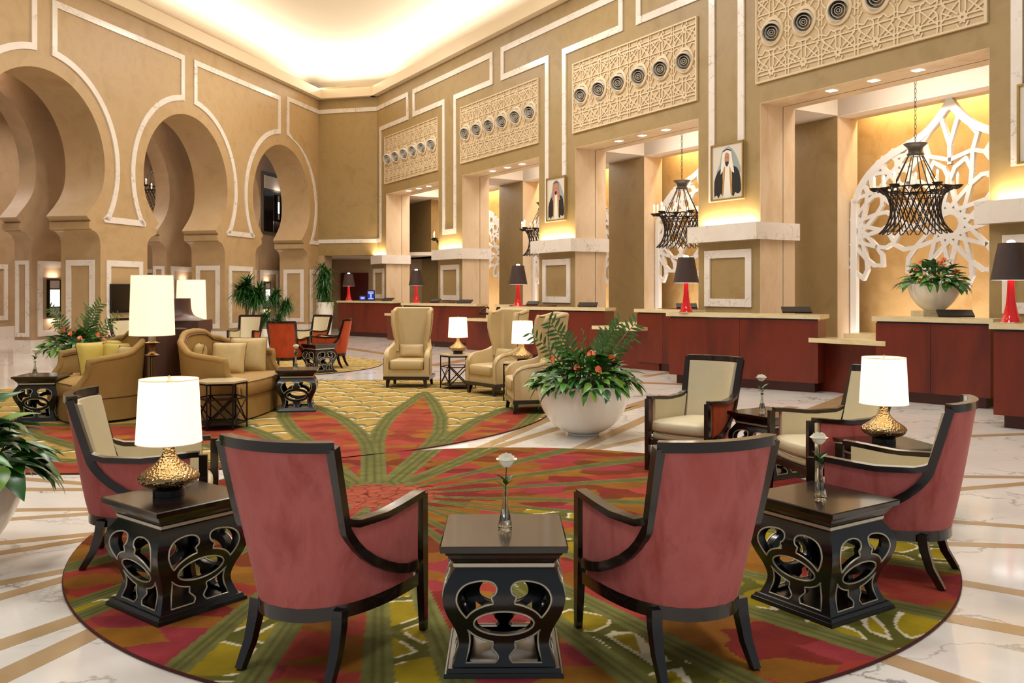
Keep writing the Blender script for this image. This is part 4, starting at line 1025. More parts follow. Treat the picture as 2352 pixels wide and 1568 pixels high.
# ================================================================== WING CHAIRS
def make_wing():
    root = thing('wingback_chair')
    # back with wings: plan changes with height
    def wid(z): return interp(z, [.18, .45, .62, .72, .85, 1.0, 1.15, 1.25], [.26, .26, .265, .27, .295, .318, .325, .325])
    def dep(z): return interp(z, [.18, .45, .62, .72, .85, 1.0, 1.15, 1.25], [.10, .10, .11, .13, .18, .215, .22, .19])
    def yb(z): return -.31-.105*(z-.18)
    def plan(u, z):
        w, d = wid(z), dep(z); c = .10; Lf = 2*(w-c); ls = d-.02; arc = c*pi/2; T = Lf/2+arc+ls; s = abs(u)*T; sg = 1 if u >= 0 else -1
        if s < Lf/2: return sg*s, yb(z)
        if s < Lf/2+arc: a = (s-Lf/2)/c; return sg*(Lf/2+c*sin(a)), yb(z)+c*(1-cos(a))
        k = s-Lf/2-arc; return sg*(w+.03*k/max(d, .01)*0), yb(z)+c+k
    def fn(u, v):
        z = .18+1.07*v; x, y = plan(u, z); a, b = plan(u-.02, z), plan(u+.02, z); d = Vector((b[0]-a[0], b[1]-a[1], 0)); n = Vector((d.y, -d.x, 0)).normalized()
        # rounded top corners
        zt = z-(.05*sm(.55, 1, abs(u)) if v > .98 else 0); return Vector((x, y, zt)), n
    us = list(np.linspace(-1, 1, 41)); vs_ = [0, .12, .25, .35, .42, .48, .54, .6, .68, .76, .84, .92, .97, 1]
    MB().shell(fn, us, vs_, -.055, .012).build('winged_back', 'leather', root, 60)
    E = [fn(-1, v)[0]+fn(-1, v)[1]*-.02 for v in vs_[3:]]+[fn(u, 1)[0]-fn(u, 1)[1]*.02 for u in us[1:-1]]+[fn(1, v)[0]-fn(1, v)[1]*.02 for v in vs_[3:][::-1]]
    MB().tube(E, .034, 10).build('back_roll', 'leather', root, 60)
    for s in (-1, 1):
        nl = [fn(s*.93, v)[0]+fn(s*.93, v)[1]*.014 for v in vs_[4:]]+[fn(s*u, .985)[0]+fn(s*u, .985)[1]*.014 for u in (.85, .7, .6)]
        MB().tube(nl, .005, 6).build('nail_trim', 'piping', root)
        # scooped arm
        ys = [-.28, -.18, -.08, .02, .12, .20, .27, .31]; tz = [.76, .71, .655, .63, .62, .60, .56, .50]
        mb = MB(); vv = []
        for y, z in zip(ys, tz):
            xo = .365+.01*sm(-.28, .3, y)-.06*sm(.0, -.28, y); xi = xo-.085
            vv += [(s*xo, y, .17), (s*xo, y, z-.02), (s*(xo-.015), y, z), (s*(xi+.015), y, z), (s*xi, y, z-.02), (s*xi, y, .17)]
        n = len(ys); fs = [(i*6+k, i*6+(k+1) % 6, (i+1)*6+(k+1) % 6, (i+1)*6+k) for i in range(n-1) for k in range(6)]+[tuple(range(6)), tuple((n-1)*6+k for k in range(6))[::-1]]
        mb.add(vv, fs); mb.build('arm', 'leather', root, 40)
        P = [(s*.372, y, z-.035) for y, z in zip(ys[1:], tz[1:])]+[(s*.372, .305, .18)]
        MB().tube(P, .005, 6).build('nail_trim', 'piping', root)
        for y, dy in ((.27, .02), (-.27, -.05)):
            MB().tube([(s*.30, y, .135), (s*.315, y+dy, 0)], .02, sq=[(.064, .064), (.038, .038)], up=(0, 1, 0)).build('leg', 'dark', root, 30)
    MB().prism([(-.375, -.30), (.375, -.30), (.375, .32), (-.375, .32)], .125, .178).build('base_frame', 'dark', root, 30)
    MB().prism([(-.30, -.3), (.30, -.3), (.30, .30), (-.30, .30)], .17, .29).build('seat_base', 'leather', root, 30)
    n = 10; vv = []; m_ = []
    for lv, (ins, z) in enumerate(((.012, .292), (0, .305), (0, .42), (.02, .438), (.09, .452))):
        x0, y0, y1 = .275-ins, -.27+ins, .33-ins; r_ = .04
        for (cx_, cy_, a0) in ((x0-r_, y1-r_, 0), (-x0+r_, y1-r_, 90), (-x0+r_, y0+r_, 180), (x0-r_, y0+r_, 270)):
            for q in range(4): a = rad(a0+30*q); vv.append((cx_+r_*cos(a), cy_+r_*sin(a), z))
    k_ = 16; fs = [(i*k_+k, i*k_+(k+1) % k_, (i+1)*k_+(k+1) % k_, (i+1)*k_+k) for i in range(4) for k in range(k_)]+[tuple(range(k_))[::-1], tuple(4*k_+k for k in range(k_))]
    MB().add(vv, fs).build('seat_cushion', 'leather', root, 50)
    return root
WG = make_wing()
for i, (x, y, r, lb) in enumerate([(-1.68, 14.32, rad(176), 'tall cream wing chair facing the camera, left of the three wing chairs'), (-.24, 13.32, rad(130), 'middle tall cream wing chair, between the two small lamps'),
                                   (.27, 11.42, rad(99), 'cream wing chair seen from its side behind the white bowl planter')]):
    place(WG, i == 0, (x, y, .016), r, lb, 'chair')
    f = Vector((-sin(r), cos(r), 0)); p = Vector((x, y, .575))+f*(-.17)
    pillow(p, r, rad(12) if False else rad(14), PW3, ('small tan lumbar pillow in the leftmost wing chair', 'small tan lumbar pillow in the middle wing chair', 'small tan lumbar pillow in the side-on wing chair')[i], (.95, 1, .52), cord=False)

# ================================================================== PLANTERS AND PLANTS
def leaf_me(name, L, w, m, curl=.15, fold=.25):
    vs, fs = leaf_shape(L, w, curl, fold); return MB().add(vs, fs).mesh(name, m, 60, fix=False)
LB = [leaf_me('leaf', .17, .034, 'leafA', .35, .3), leaf_me('leaf', .15, .042, 'leafB', .5, .25), leaf_me('leaf', .20, .032, 'leafB', .45, .35), leaf_me('leaf', .13, .040, 'leafA', .25, .2), leaf_me('leaf', .16, .036, 'leafD', .4, .25)]
def anthurium():
    mb = MB(); n = 12; vs = [(0, 0, 0)]
    for k in range(n): a = 2*pi*k/n; r = .045*(1-.35*abs(cos(a/2))**6+.25*abs(sin(a/2))**8); vs.append((r*cos(a), r*sin(a)*.9, .012*cos(2*a)))
    mb.add(vs, [(0, 1+k, 1+(k+1) % n) for k in range(n)]); mb.tube([(0, 0, 0), (.01, 0, .03), (.012, 0, .045)], .005, 6); return mb.mesh('flower', 'flower', 60, fix=False)
AN = anthurium()
def frond_me(L, n, lean, m='leafC', seed=0):
    r = random.Random(seed); mb = MB(); P = [Vector((lean*L*(t**1.8), 0, L*t*(1-.18*lean*t))) for t in [k/12 for k in range(13)]]
    mb.tube(P, [.008-.005*k/12 for k in range(13)], 5)
    for k in range(n):
        t = .22+.78*k/(n-1); i = min(11, int(t*12)); p = P[i].lerp(P[i+1], t*12-i); d = (P[i+1]-P[i]).normalized()
        ll = L*(.19-.09*abs(t-.55)); sgn = 1 if k % 2 else -1
        vs, fs = leaf_shape(ll, ll*.135, .1, .2, 3); s = len(mb.v)
        mb.add(vs, fs); side = Vector((d.z, 0, -d.x))*sgn; dr = (side+d*(.45+r.uniform(-.12, .12))+Vector((0, r.uniform(-.5, .5), 0))).normalized(); yv = (Vector((0, 1, 0))-dr*dr.y).cross(dr).normalized(); zv = dr.cross(yv)
        rot = Matrix((dr, yv, zv)).transposed().to_4x4(); mb.xf(Matrix.Translation(p) @ rot, s)
    return mb.mesh('frond', m, 60, fix=False)
FRN = [frond_me(.62, 27, .35, seed=1), frond_me(.52, 24, .6, seed=2), frond_me(.58, 26, .15, seed=3), frond_me(.45, 16, .9, seed=4)]
def bowl(loc, rim, h, label, name='bowl_planter'):
    r = thing(name, label, 'planter', loc)
    prof = [(.17, 0), (.175, .02), (.16, .03), (.24, .05), (.36, .14), (.45, .27), (.50, .41), (.516, .55), (.50, .555), (.485, .52), (.40, .50), (.0, .50)]
    k = rim/.516; q = h/.555
    MB().lathe(catmull([(a*k, b*q) for a, b in prof[:8]], 4)+[(a*k, b*q) for a, b in prof[8:]], 64, cap=False).build('bowl', 'pot', r, 40)
    MB().lathe([(.0, .505*q), (.2*k, .515*q), (.44*k, .505*q)], 32, cap=False).build('soil', 'soil', r, 60)
    return r
def planting(name, loc, rim, z, label, nl, nf, fl_n, seed, fr_h=1.0, sc=1.0, fdir=None):
    rr = random.Random(seed); root = thing(name, label, 'plant', (loc[0], loc[1], z))
    for k in range(nl):
        a = rr.uniform(0, 2*pi); q = sqrt(rr.random()); o = link('leaf', LB[rr.randrange(5)], root)
        hh = (.30*(1-q*q)*rr.uniform(.35, 1)+.05*rr.random()+.03)*sc; pr = q*rim*.98
        pitch = lerp(-1.15, .35, q)+rr.uniform(-.45, .35)     # upright in the middle, drooping over the rim
        o.location = (pr*cos(a), pr*sin(a), hh); o.rotation_euler = (rr.uniform(-.5, .5), pitch, a+rr.uniform(-.8, .8)); s = rr.uniform(.8, 1.25)*sc; o.scale = (s, s, s)
    core = MB()
    for k in range(int(nl*.4)):
        a = rr.uniform(0, 2*pi); q = rr.random()**.6*rim*.85; core.tube([(q*cos(a)*.6, q*sin(a)*.6, .0), (q*cos(a), q*sin(a), rr.uniform(.05, .22)*sc)], .003, 4)
    core.build('stems', 'stem', root, 40)['kind'] = 'stuff'
    for k in range(nf):
        a = (fdir[k] if fdir and k < len(fdir) else rr.uniform(0, 2*pi)); o = link('frond', FRN[k % 4], root); q = rr.uniform(0, rim*.35)
        o.location = (q*cos(a), q*sin(a), 0); o.rotation_euler = (0, rr.uniform(-.05, .2), a); s = rr.uniform(.85, 1.1)*fr_h; o.scale = (s, s, s)
    for k in range(fl_n):
        a = rr.uniform(0, 2*pi); q = rr.uniform(.35, .95)*rim; o = link('flower', AN, root); o.location = (q*cos(a), q*sin(a), (.12+.26*(1-(q/rim)**2)+rr.uniform(0, .06))*sc)
        o.rotation_euler = (rr.uniform(-.7, .7), rr.uniform(.2, 1.1), a if q > .3 else -1.6); s = rr.uniform(.8, 1.15)*sc; o.scale = (s, s, s)
    return root
bowl((.79, 9.62, .001), .516, .56, 'big white bowl planter in the middle of the lobby floor')
planting('potted_plant', (.79, 9.62), .56, .50, 'leafy plants with orange flowers in the middle white bowl', 330, 14, 18, 3, 1.28, 1.08, [0, 2.8, 1.5, .4, 3.4, 2.0, .15, 4.5, 5.6, 1.0, 2.6, .7])
bowl((-3.34, 4.93, .001), .516, .56, 'white bowl planter cut off by the left edge of the view')
planting('potted_plant', (-3.34, 4.93), .56, .50, 'big green leaves in the planter at the left edge', 260, 3, 0, 5, .5, 1.45, [.2, 2, 4])
bowl((-7.65, 15.4, .001), .516, .56, 'white bowl planter behind the left sofa')
planting('potted_plant', (-7.65, 15.4), .58, .50, 'leafy plants with orange flowers behind the left sofa', 240, 10, 16, 8, 1.35, 1.1, [0, 2.9, 1.5, .3, 3.3, 2.1, .1, 4.4, 5.6, .8])
# tall white vase pot with dracaena by the corner
r = thing('tall_planter', 'tall white tapering pot by the corner next to the first desk', 'planter', (-6.12, 28.6, .001))
MB().lathe(catmull([(.16, 0), (.17, .03), (.19, .35), (.24, .8), (.265, 1.14), (.255, 1.17), (.235, 1.15)], 4), 40).build('pot', 'pot', r, 50)
MB().lathe([(.0, 1.12), (.235, 1.12)], 24, cap=False).build('soil', 'soil', r)
SPK = leaf_me('leaf', .34, .022, 'leafB', .9, .2)
def tuft(root, c, n, L, seed, spread=1.0, mesh=None):
    rr = random.Random(seed); mb = MB()
    for k in range(n):
        vs, fs = leaf_shape(L*rr.uniform(.7, 1.1), .017*L/.3, rr.uniform(.5, 1.3), .2, 4); s = len(mb.v); mb.add(vs, fs)
        mb.xf(Matrix.Translation(Vector(c)+Vector((rr.uniform(-.03, .03), rr.uniform(-.03, .03), rr.uniform(-.06, .06)))) @ Matrix.Rotation(rr.uniform(0, 2*pi), 4, 'Z') @ Matrix.Rotation(-rr.uniform(-.5, 1.35)*spread, 4, 'Y'), s)
    o = mb.build('foliage', 'leafB', root, 60, fix=False); o['kind'] = 'stuff'; return o
r = thing('dracaena_plant', 'tall dark leafed dracaena in the tall white pot', 'plant', (-6.12, 28.6, 1.12))
MB().tube([(0, 0, 0), (-.02, 0, .5), (-.05, 0, 1.15)], .025, 8).build('trunk', 'trunk', r)
for k in range(9): tuft(r, (-.06+.10*sin(k*2.1), .08*cos(k*1.7), .16+.125*k), 80, .36, 20+k)
o = tuft(r, (.2, -.12, .06), 40, .26, 60); o.data.materials[0] = M['leafD']; o['label'] = 'pale green variegated leaves at its foot'
# group of dragon trees in low white pots
for i, (x, y, hts, lb) in enumerate([(-7.55, 25.0, (1.02, .82), 'tallest bushy dragon tree with two trunks in front of the left wall'), (-6.98, 26.0, (.78, .5), 'middle sized dragon tree in front of the wall sconce'), (-6.62, 24.0, (.26, .18), 'smallest dragon tree at the right of the three')]):
    p = thing('low_planter', ('low white pot of the tallest dragon tree', 'low white pot of the middle dragon tree', 'low white pot of the smallest dragon tree')[i], 'planter', (x, y, .001))
    MB().lathe(catmull([(.17, 0), (.19, .05), (.25, .3), (.27, .5), (.255, .51), (.245, .48)], 3), 32).build('pot', 'pot', p, 50)
    MB().lathe([(.0, .47), (.24, .47)], 24, cap=False).build('soil', 'soil', p)
    t = thing('dragon_tree', lb, 'plant', (x, y, .47))
    for j, h in enumerate(hts):
        dx = (-.1, .14)[j]; MB().tube([(dx*.4, 0, 0), (dx*.8, .02, h*.5), (dx*1.4, 0, h)], .038 if i == 0 else .028, 8).build('trunk', 'trunk', t)
        for q in range(3 if i < 2 else 2): tuft(t, (dx*1.4+(q-1)*.08, .03*q, h+.05+.09*q-.04), 150 if i == 0 else 90, .40 if i == 0 else .30, 100+i*10+j*4+q, 1.15)

# ================================================================== RECEPTION DESKS
def desk(name, label, L, R_, depth=.62, chamfer=None):
    # L, R_: floor points of the front face's ends
    A, B = Vector(L), Vector(R_); d = (B-A).normalized(); n = Vector((-d.y, d.x))   # away from the lobby
    if n.y < 0: n = -n
    root = thing(name, label, 'desk', (A.x, A.y, .001)); Ln = (B-A).length; a = atan2(d.y, d.x); root.rotation_euler = (0, 0, a)
    ps = max(2, round(Ln/1.15))
    MB().box(.10, Ln-.08, .09, depth-.03, 0, .15).build('plinth', 'mahog2', root, 20)
    for k in range(ps):
        x0, x1 = Ln*k/ps, Ln*(k+1)/ps; MB().box(x0+.0025, x1-.0025, .0, depth, .15, 1.115).build('front_panel', 'mahog', root, 20)
    MB().box(.01, Ln-.01, .02, depth-.02, 1.11, 1.145).build('shadow_gap', 'dark', root, 20)
    MB().box(-.04, Ln+.04, -.04, depth+.02, 1.14, 1.205).build('counter_top', 'counter', root, 20)
    return root, a
def P2(x, Y): return ((x-1176)/2000*Y, Y)
desk('reception_desk', 'nearest part of the nearest front desk, at the right edge of the view', (5.56, 10.06), (7.7, 8.42), .55)
desk('reception_desk', 'set back part of the nearest front desk under the bowl of flowers', (5.27, 12.62), (6.35, 11.55), .45)
desk('reception_desk', 'long front desk behind the dark framed chair, with the second nearest red lamp', (2.68, 14.86), (4.70, 13.37), .42)
desk('reception_desk', 'short set back desk part left of the long front desk', (2.50, 17.45), (3.35, 16.40), .4)
desk('reception_desk', 'third nearest front desk behind the wing chairs', P2(1155, 19.9), P2(1388, 18.35), .42)
desk('reception_desk', 'narrow set back desk end left of the third front desk', P2(1139, 22.6), P2(1190, 21.8), .4)
desk('reception_desk', 'fourth nearest front desk behind the leftmost wing chair', P2(925, 24.9), P2(1094, 23.3), .42)
desk('reception_desk', 'farthest front desk with the two blue tablet signs', P2(777, 30.2), P2(903, 28.45), .42)
def low_counter(label, A, B, z, label2=None):
    A, B = Vector(A), Vector(B); d = (B-A).normalized(); root = thing('writing_counter', label, 'counter', (A.x, A.y, .001)); root.rotation_euler = (0, 0, atan2(d.y, d.x)); L = (B-A).length
    MB().box(0, L, 0, .45, z-.07, z).build('counter_top', 'counter', root, 20)
    MB().box(.35, L+.2, .40, .9, z-.02, z+.07).build('raised_shelf', 'counter', root, 20)
    MB().box(-.45, L+.25, .38, .5, 0.0, z-.07).build('front_panel', 'mahog', root, 20)
low_counter('low stone writing counter between the nearest desk and the long desk', P2(1857, 13.45), P2(2033, 12.5), .85)
low_counter('low stone writing counter left of the long front desk', P2(1359, 17.9), P2(1462, 17.0), .85)
low_counter('low stone writing counter behind the small lamp of the first hexagonal table', P2(1072, 22.6), P2(1150, 21.7), .85)
low_counter('low stone writing counter peeking out left of the leftmost wing chair', P2(883, 27.2), P2(935, 26.2), .85)
# red lamps with brown shades
def make_redlamp():
    root = thing('desk_lamp')
    MB().lathe([(.125, 0), (.128, .006), (.118, .012)], 32).build('lamp_foot', 'nickel', root)
    MB().lathe(catmull([(.112, .010), (.105, .03), (.08, .10), (.058, .20), (.045, .32), (.038, .46), (.036, .54), (.02, .55)], 4), 36).build('glass_column', 'redglass', root, 60)
    s = 40; pr = [(.215, .50), (.135, .93)]
    vs = [(r*cos(2*pi*k/s), r*sin(2*pi*k/s), z) for r, z in pr for k in range(s)]+[(.99*r*cos(2*pi*k/s), .99*r*sin(2*pi*k/s), z) for r, z in pr for k in range(s)]
    fs = [(k, (k+1) % s, s+(k+1) % s, s+k) for k in range(s)]+[(2*s+k, 3*s+k, 3*s+(k+1) % s, 2*s+(k+1) % s) for k in range(s)]
    MB().add(vs, fs).build('lamp_shade', 'brownshade', root, 60, fix=False)
    MB().lathe([(.0, .505), (.20, .505), (.205, .50), (.0, .499)], 32, cap=False).build('diffuser', 'cool_glow', root)
    MB().lathe([(.13, .925), (.045, .93), (.045, .95), (.03, .965), (.0, .968)], 24, cap=False).build('top_glow', 'cool_glow', root, 60)
    return root
RL = make_redlamp()
for i, (x, Y, lb) in enumerate([(2322, 10.15, 'red glass lamp with brown shade at the right edge of the view'), (1576, 14.72, 'red glass lamp on the long front desk in front of a white screen'), (1190, 19.85, 'red glass lamp on the third nearest desk'), (956, 24.9, 'red glass lamp on the fourth nearest desk'), (801, 30.25, 'red glass lamp on the farthest desk in front of the dark red door')]):
    X, Y = P2(x, Y); place(RL, i == 0, (X, Y, 1.207), 0, lb, 'lamp')
def monitor(x, Y, z, w, rz, label):
    X, Y = P2(x, Y); root = thing('monitor', label, 'monitor', (X, Y, z)); root.rotation_euler = (0, 0, rz)
    mb = MB().box(-w/2, w/2, -.012, .012, -.14, .14); mb.xf(Matrix.Translation((0, 0, .052)) @ Matrix.Rotation(rad(-74), 4, 'X')); mb.build('screen_housing', 'black', root, 15)
    MB().box(-.08, .08, -.02, .10, 0, .012).box(-.02, .02, .0, .03, 0, .05).build('stand', 'black', root, 15)
q = rad(-36)
for x, Y, w, r, lb in [(2194, 12.35, .46, rad(-20), 'black monitor back on the set back desk under the flower bowl'), (1829, 14.4, .46, rad(-12), 'black monitor back at the right end of the long desk'),
                       (1577, 17.9, .42, rad(-8), 'black monitor back behind the red lamp of the long desk'), (1350, 19.3, .42, rad(-12), 'black monitor back on the third desk, right'), (1224, 21.3, .30, rad(-12), 'black monitor back on the third desk, left beside the pier'),
                       (1068, 24.3, .40, rad(-12), 'black monitor back on the fourth desk, right'), (1000, 26.2, .28, rad(-12), 'black monitor back on the fourth desk, left'), (891, 29.4, .36, rad(-12), 'black monitor back on the farthest desk')]:
    monitor(x, Y, 1.207 if Y not in (17.9, 21.3, 26.2) else 1.207, w, r, lb)
# the three monitors behind stand on a back shelf
for x, Y in ((1577, 17.9), (1224, 21.3), (1000, 26.2)):
    X, Y = P2(x, Y); o = MB().box(-.5, .5, -.25, .25, 0, 1.14).box(-.52, .52, -.27, .27, 1.14, 1.205).build('back_counter', 'mahog', smooth=15); o.location = (X, Y, .001); o.rotation_euler = (0, 0, q)
    tag(o, 'back office counter carrying a monitor behind the %s desk' % {1577: 'long', 1224: 'third', 1000: 'fourth'}[x], 'counter')
def tablet(x, Y, w, h, label):
    X, Y = P2(x, Y); root = thing('tablet_sign', label, 'sign', (X, Y, 1.207))
    MB().box(-w/2, w/2, -.01, .01, 0, h).build('frame', 'black', root, 15); MB().box(-w/2+.02, w/2-.02, -.013, -.009, .02, h-.02).build('display', 'screen_blue', root, 15)
    mb = MB(); rr = random.Random(int(x))
    for k in range(int((h-.06)/.045)):
        z = h-.05-k*.045; ww = w*rr.uniform(.22, .36)
        if h > .3 and k in (2, 3, 4): ww = .03
        mb.box(-ww, ww, -.016, -.012, z-.024, z)
    mb.build('screen_text', 'screen_text', root, 0)
tablet(852, 29.6, .27, .36, 'larger blue lit tablet sign on the farthest desk')
tablet(833, 29.8, .24, .18, 'smaller blue lit tablet sign lying low beside the larger one')
X, Y = P2(1113, 22.9); ph = thing('desk_phone', 'black desk phone at the end of the fourth desk', 'phone', (X, Y, .93)); ph.rotation_euler = (0, 0, -.5)
MB().box(-.1, .1, -.1, .1, 0, .05).build('phone_body', 'black', ph); MB().tube([(-.08, -.1, .06), (-.06, -.05, .12), (.0, 0, .16), (.06, .05, .2), (.09, .08, .16)], .022, 8).build('handset', 'black', ph)
# flower bowl behind the nearest desk
fx, fy = P2(2145, 12.9)
p = thing('plinth', 'pale stone plinth carrying the flower bowl', 'plinth', (fx, fy, .001)); MB().box(-.25, .25, -.2, .2, 0, 1.28).build('plinth_body', 'counter', p, 15)
r = thing('bowl_planter', 'glossy white bowl with red flowers on the plinth behind the nearest desk', 'planter', (fx, fy, 1.282))
MB().lathe(catmull([(.13, 0), (.14, .01), (.24, .10), (.33, .24), (.365, .40)], 5)+[(.35, .40), (.33, .36), (.0, .36)], 48, cap=False).build('bowl', 'pot', r, 50)
planting('potted_plant', (fx, fy), .40, 1.60, 'dark leaves with red orange flowers in the bowl behind the nearest desk', 190, 0, 12, 12, .5, 1.1)

# ================================================================== WHITE PIERCED SCREENS
def screen_mesh():
    hw, zs, za = 2.03, 3.0, 4.98
    # half outline of the ogee: from the floor line up the side, round the shoulder, to the apex
    half = [(hw, .0), (hw, 3.0), (1.98, 3.35), (1.85, 3.62), (1.66, 3.84), (1.40, 4.04), (1.12, 4.18), (.86, 4.28), (.60, 4.39), (.40, 4.52), (.22, 4.70), (.10, 4.86), (0, 5.02)]
    O = catmull([(x, z) for x, z in half], 3); full = O+[(-x, z) for x, z in O[::-1][1:]]
    inn = []
    n = len(full)
    for i, (x, z) in enumerate(full):
        a = Vector(full[max(i-1, 0)]); b = Vector(full[min(i+1, n-1)]); t = (b-a).normalized(); nn = Vector((-t.y, t.x)); inn.append((x+nn.x*.13, z+nn.y*.13))
    for i, (x, z) in enumerate(inn):
        if abs(full[i][0]) < .14: inn[i] = (full[i][0]*.4, min(z, 4.74-abs(full[i][0])*.3))
    mb = MB().strip(full, inn, 0, .10, closed=False)
    arch = full
    def ins(x, z):
        return inside((x, z), [arch]) and z > 1.55
    segs = []
    def S(a, b): segs.append((a, b))
    R_ = .76; cz = 2.74
    def star(cx, cz, R_, n=12, st=5, rot=0, petals=True, keep=None):
        P = [(cx+R_*cos(2*pi*k/n+rot), cz+R_*sin(2*pi*k/n+rot)) for k in range(n)]
        for k in range(n): S(P[k], P[(k+st) % n])
        if petals:
            for k in range(n):
                a0 = 2*pi*k/n+rot; am = a0+pi/n; a1 = a0+2*pi/n
                if keep and not keep(am): continue
                q = lambda r, a: (cx+r*cos(a), cz+r*sin(a))
                p1, p2, p3, p4, p5 = q(R_, a0), q(R_*1.30, a0+.10), q(R_*1.52, am), q(R_*1.30, a1-.10), q(R_, a1)
                for a, b in ((p1, p2), (p2, p3), (p3, p4), (p4, p5)): S(a, b)
    star(0, cz, R_, rot=pi/2, keep=lambda a: True)
    # half stars growing from the sides
    for sx in (-1, 1):
        star(sx*2.0, cz-.03, .62, rot=pi/2, petals=True)
        star(sx*1.18, 3.92, .36, n=8, st=3, rot=pi/8, petals=True)
    # bars towards the apex
    for sx in (-1, 1):
        for a, b in (((0, 3.86), (sx*.42, 3.98)), ((sx*.42, 3.98), (sx*.50, 4.25)), ((0, 4.12), (0, 3.80)), ((0, 4.12), (sx*.16, 4.62)), ((sx*.42, 3.98), (sx*.86, 3.86)), ((sx*.50, 4.25), (sx*.30, 4.5)),
                     ((sx*.40, 3.62), (sx*.42, 3.98)), ((sx*.70, 3.5), (sx*.86, 3.86)), ((sx*1.18, 3.2), (sx*1.5, 3.45)), ((sx*1.18, 3.2), (sx*1.12, 3.52)), ((sx*1.5, 3.45), (sx*1.9, 3.35))): S(a, b)
    k_ = 0
    for a, b in segs:
        # clip to the arch by sampling
        a, b = Vector(a), Vector(b); N = 24; run = []
        for i in range(N+1):
            p = a.lerp(b, i/N)
            if ins(p.x, p.y): run.append(p)
        if len(run) < 3: continue
        a, b = run[0], run[-1]; d = (b-a).normalized(); nn = Vector((-d.y, d.x)); w = .036; a -= d*.02; b += d*.02; k_ += 1; y0 = .012+.0006*(k_ % 9)
        c = [a+nn*w, a-nn*w, b-nn*w, b+nn*w]
        mb.add([(p.x, y0, p.y) for p in c]+[(p.x, .09, p.y) for p in c], [(0, 1, 2, 3), (7, 6, 5, 4), (0, 4, 5, 1), (1, 5, 6, 2), (2, 6, 7, 3), (3, 7, 4, 0)])
    return mb.mesh('pierced_screen', 'white', 0)
SCM = screen_mesh()
for k in range(0, 4):
    x = 20.38-PITCH*(3-k)
    r = thing('pierced_screen', ('white pierced screen in the farthest bay, only its right end in view', 'white pierced arch screen with star pattern in the second farthest bay', 'white pierced arch screen with star pattern behind the lamp of the long desk', 'largest white pierced arch screen, behind the nearest chandelier')[k], 'screen', (x, 2.42, 0), frame='R')
    link('star_tracery', SCM, r)

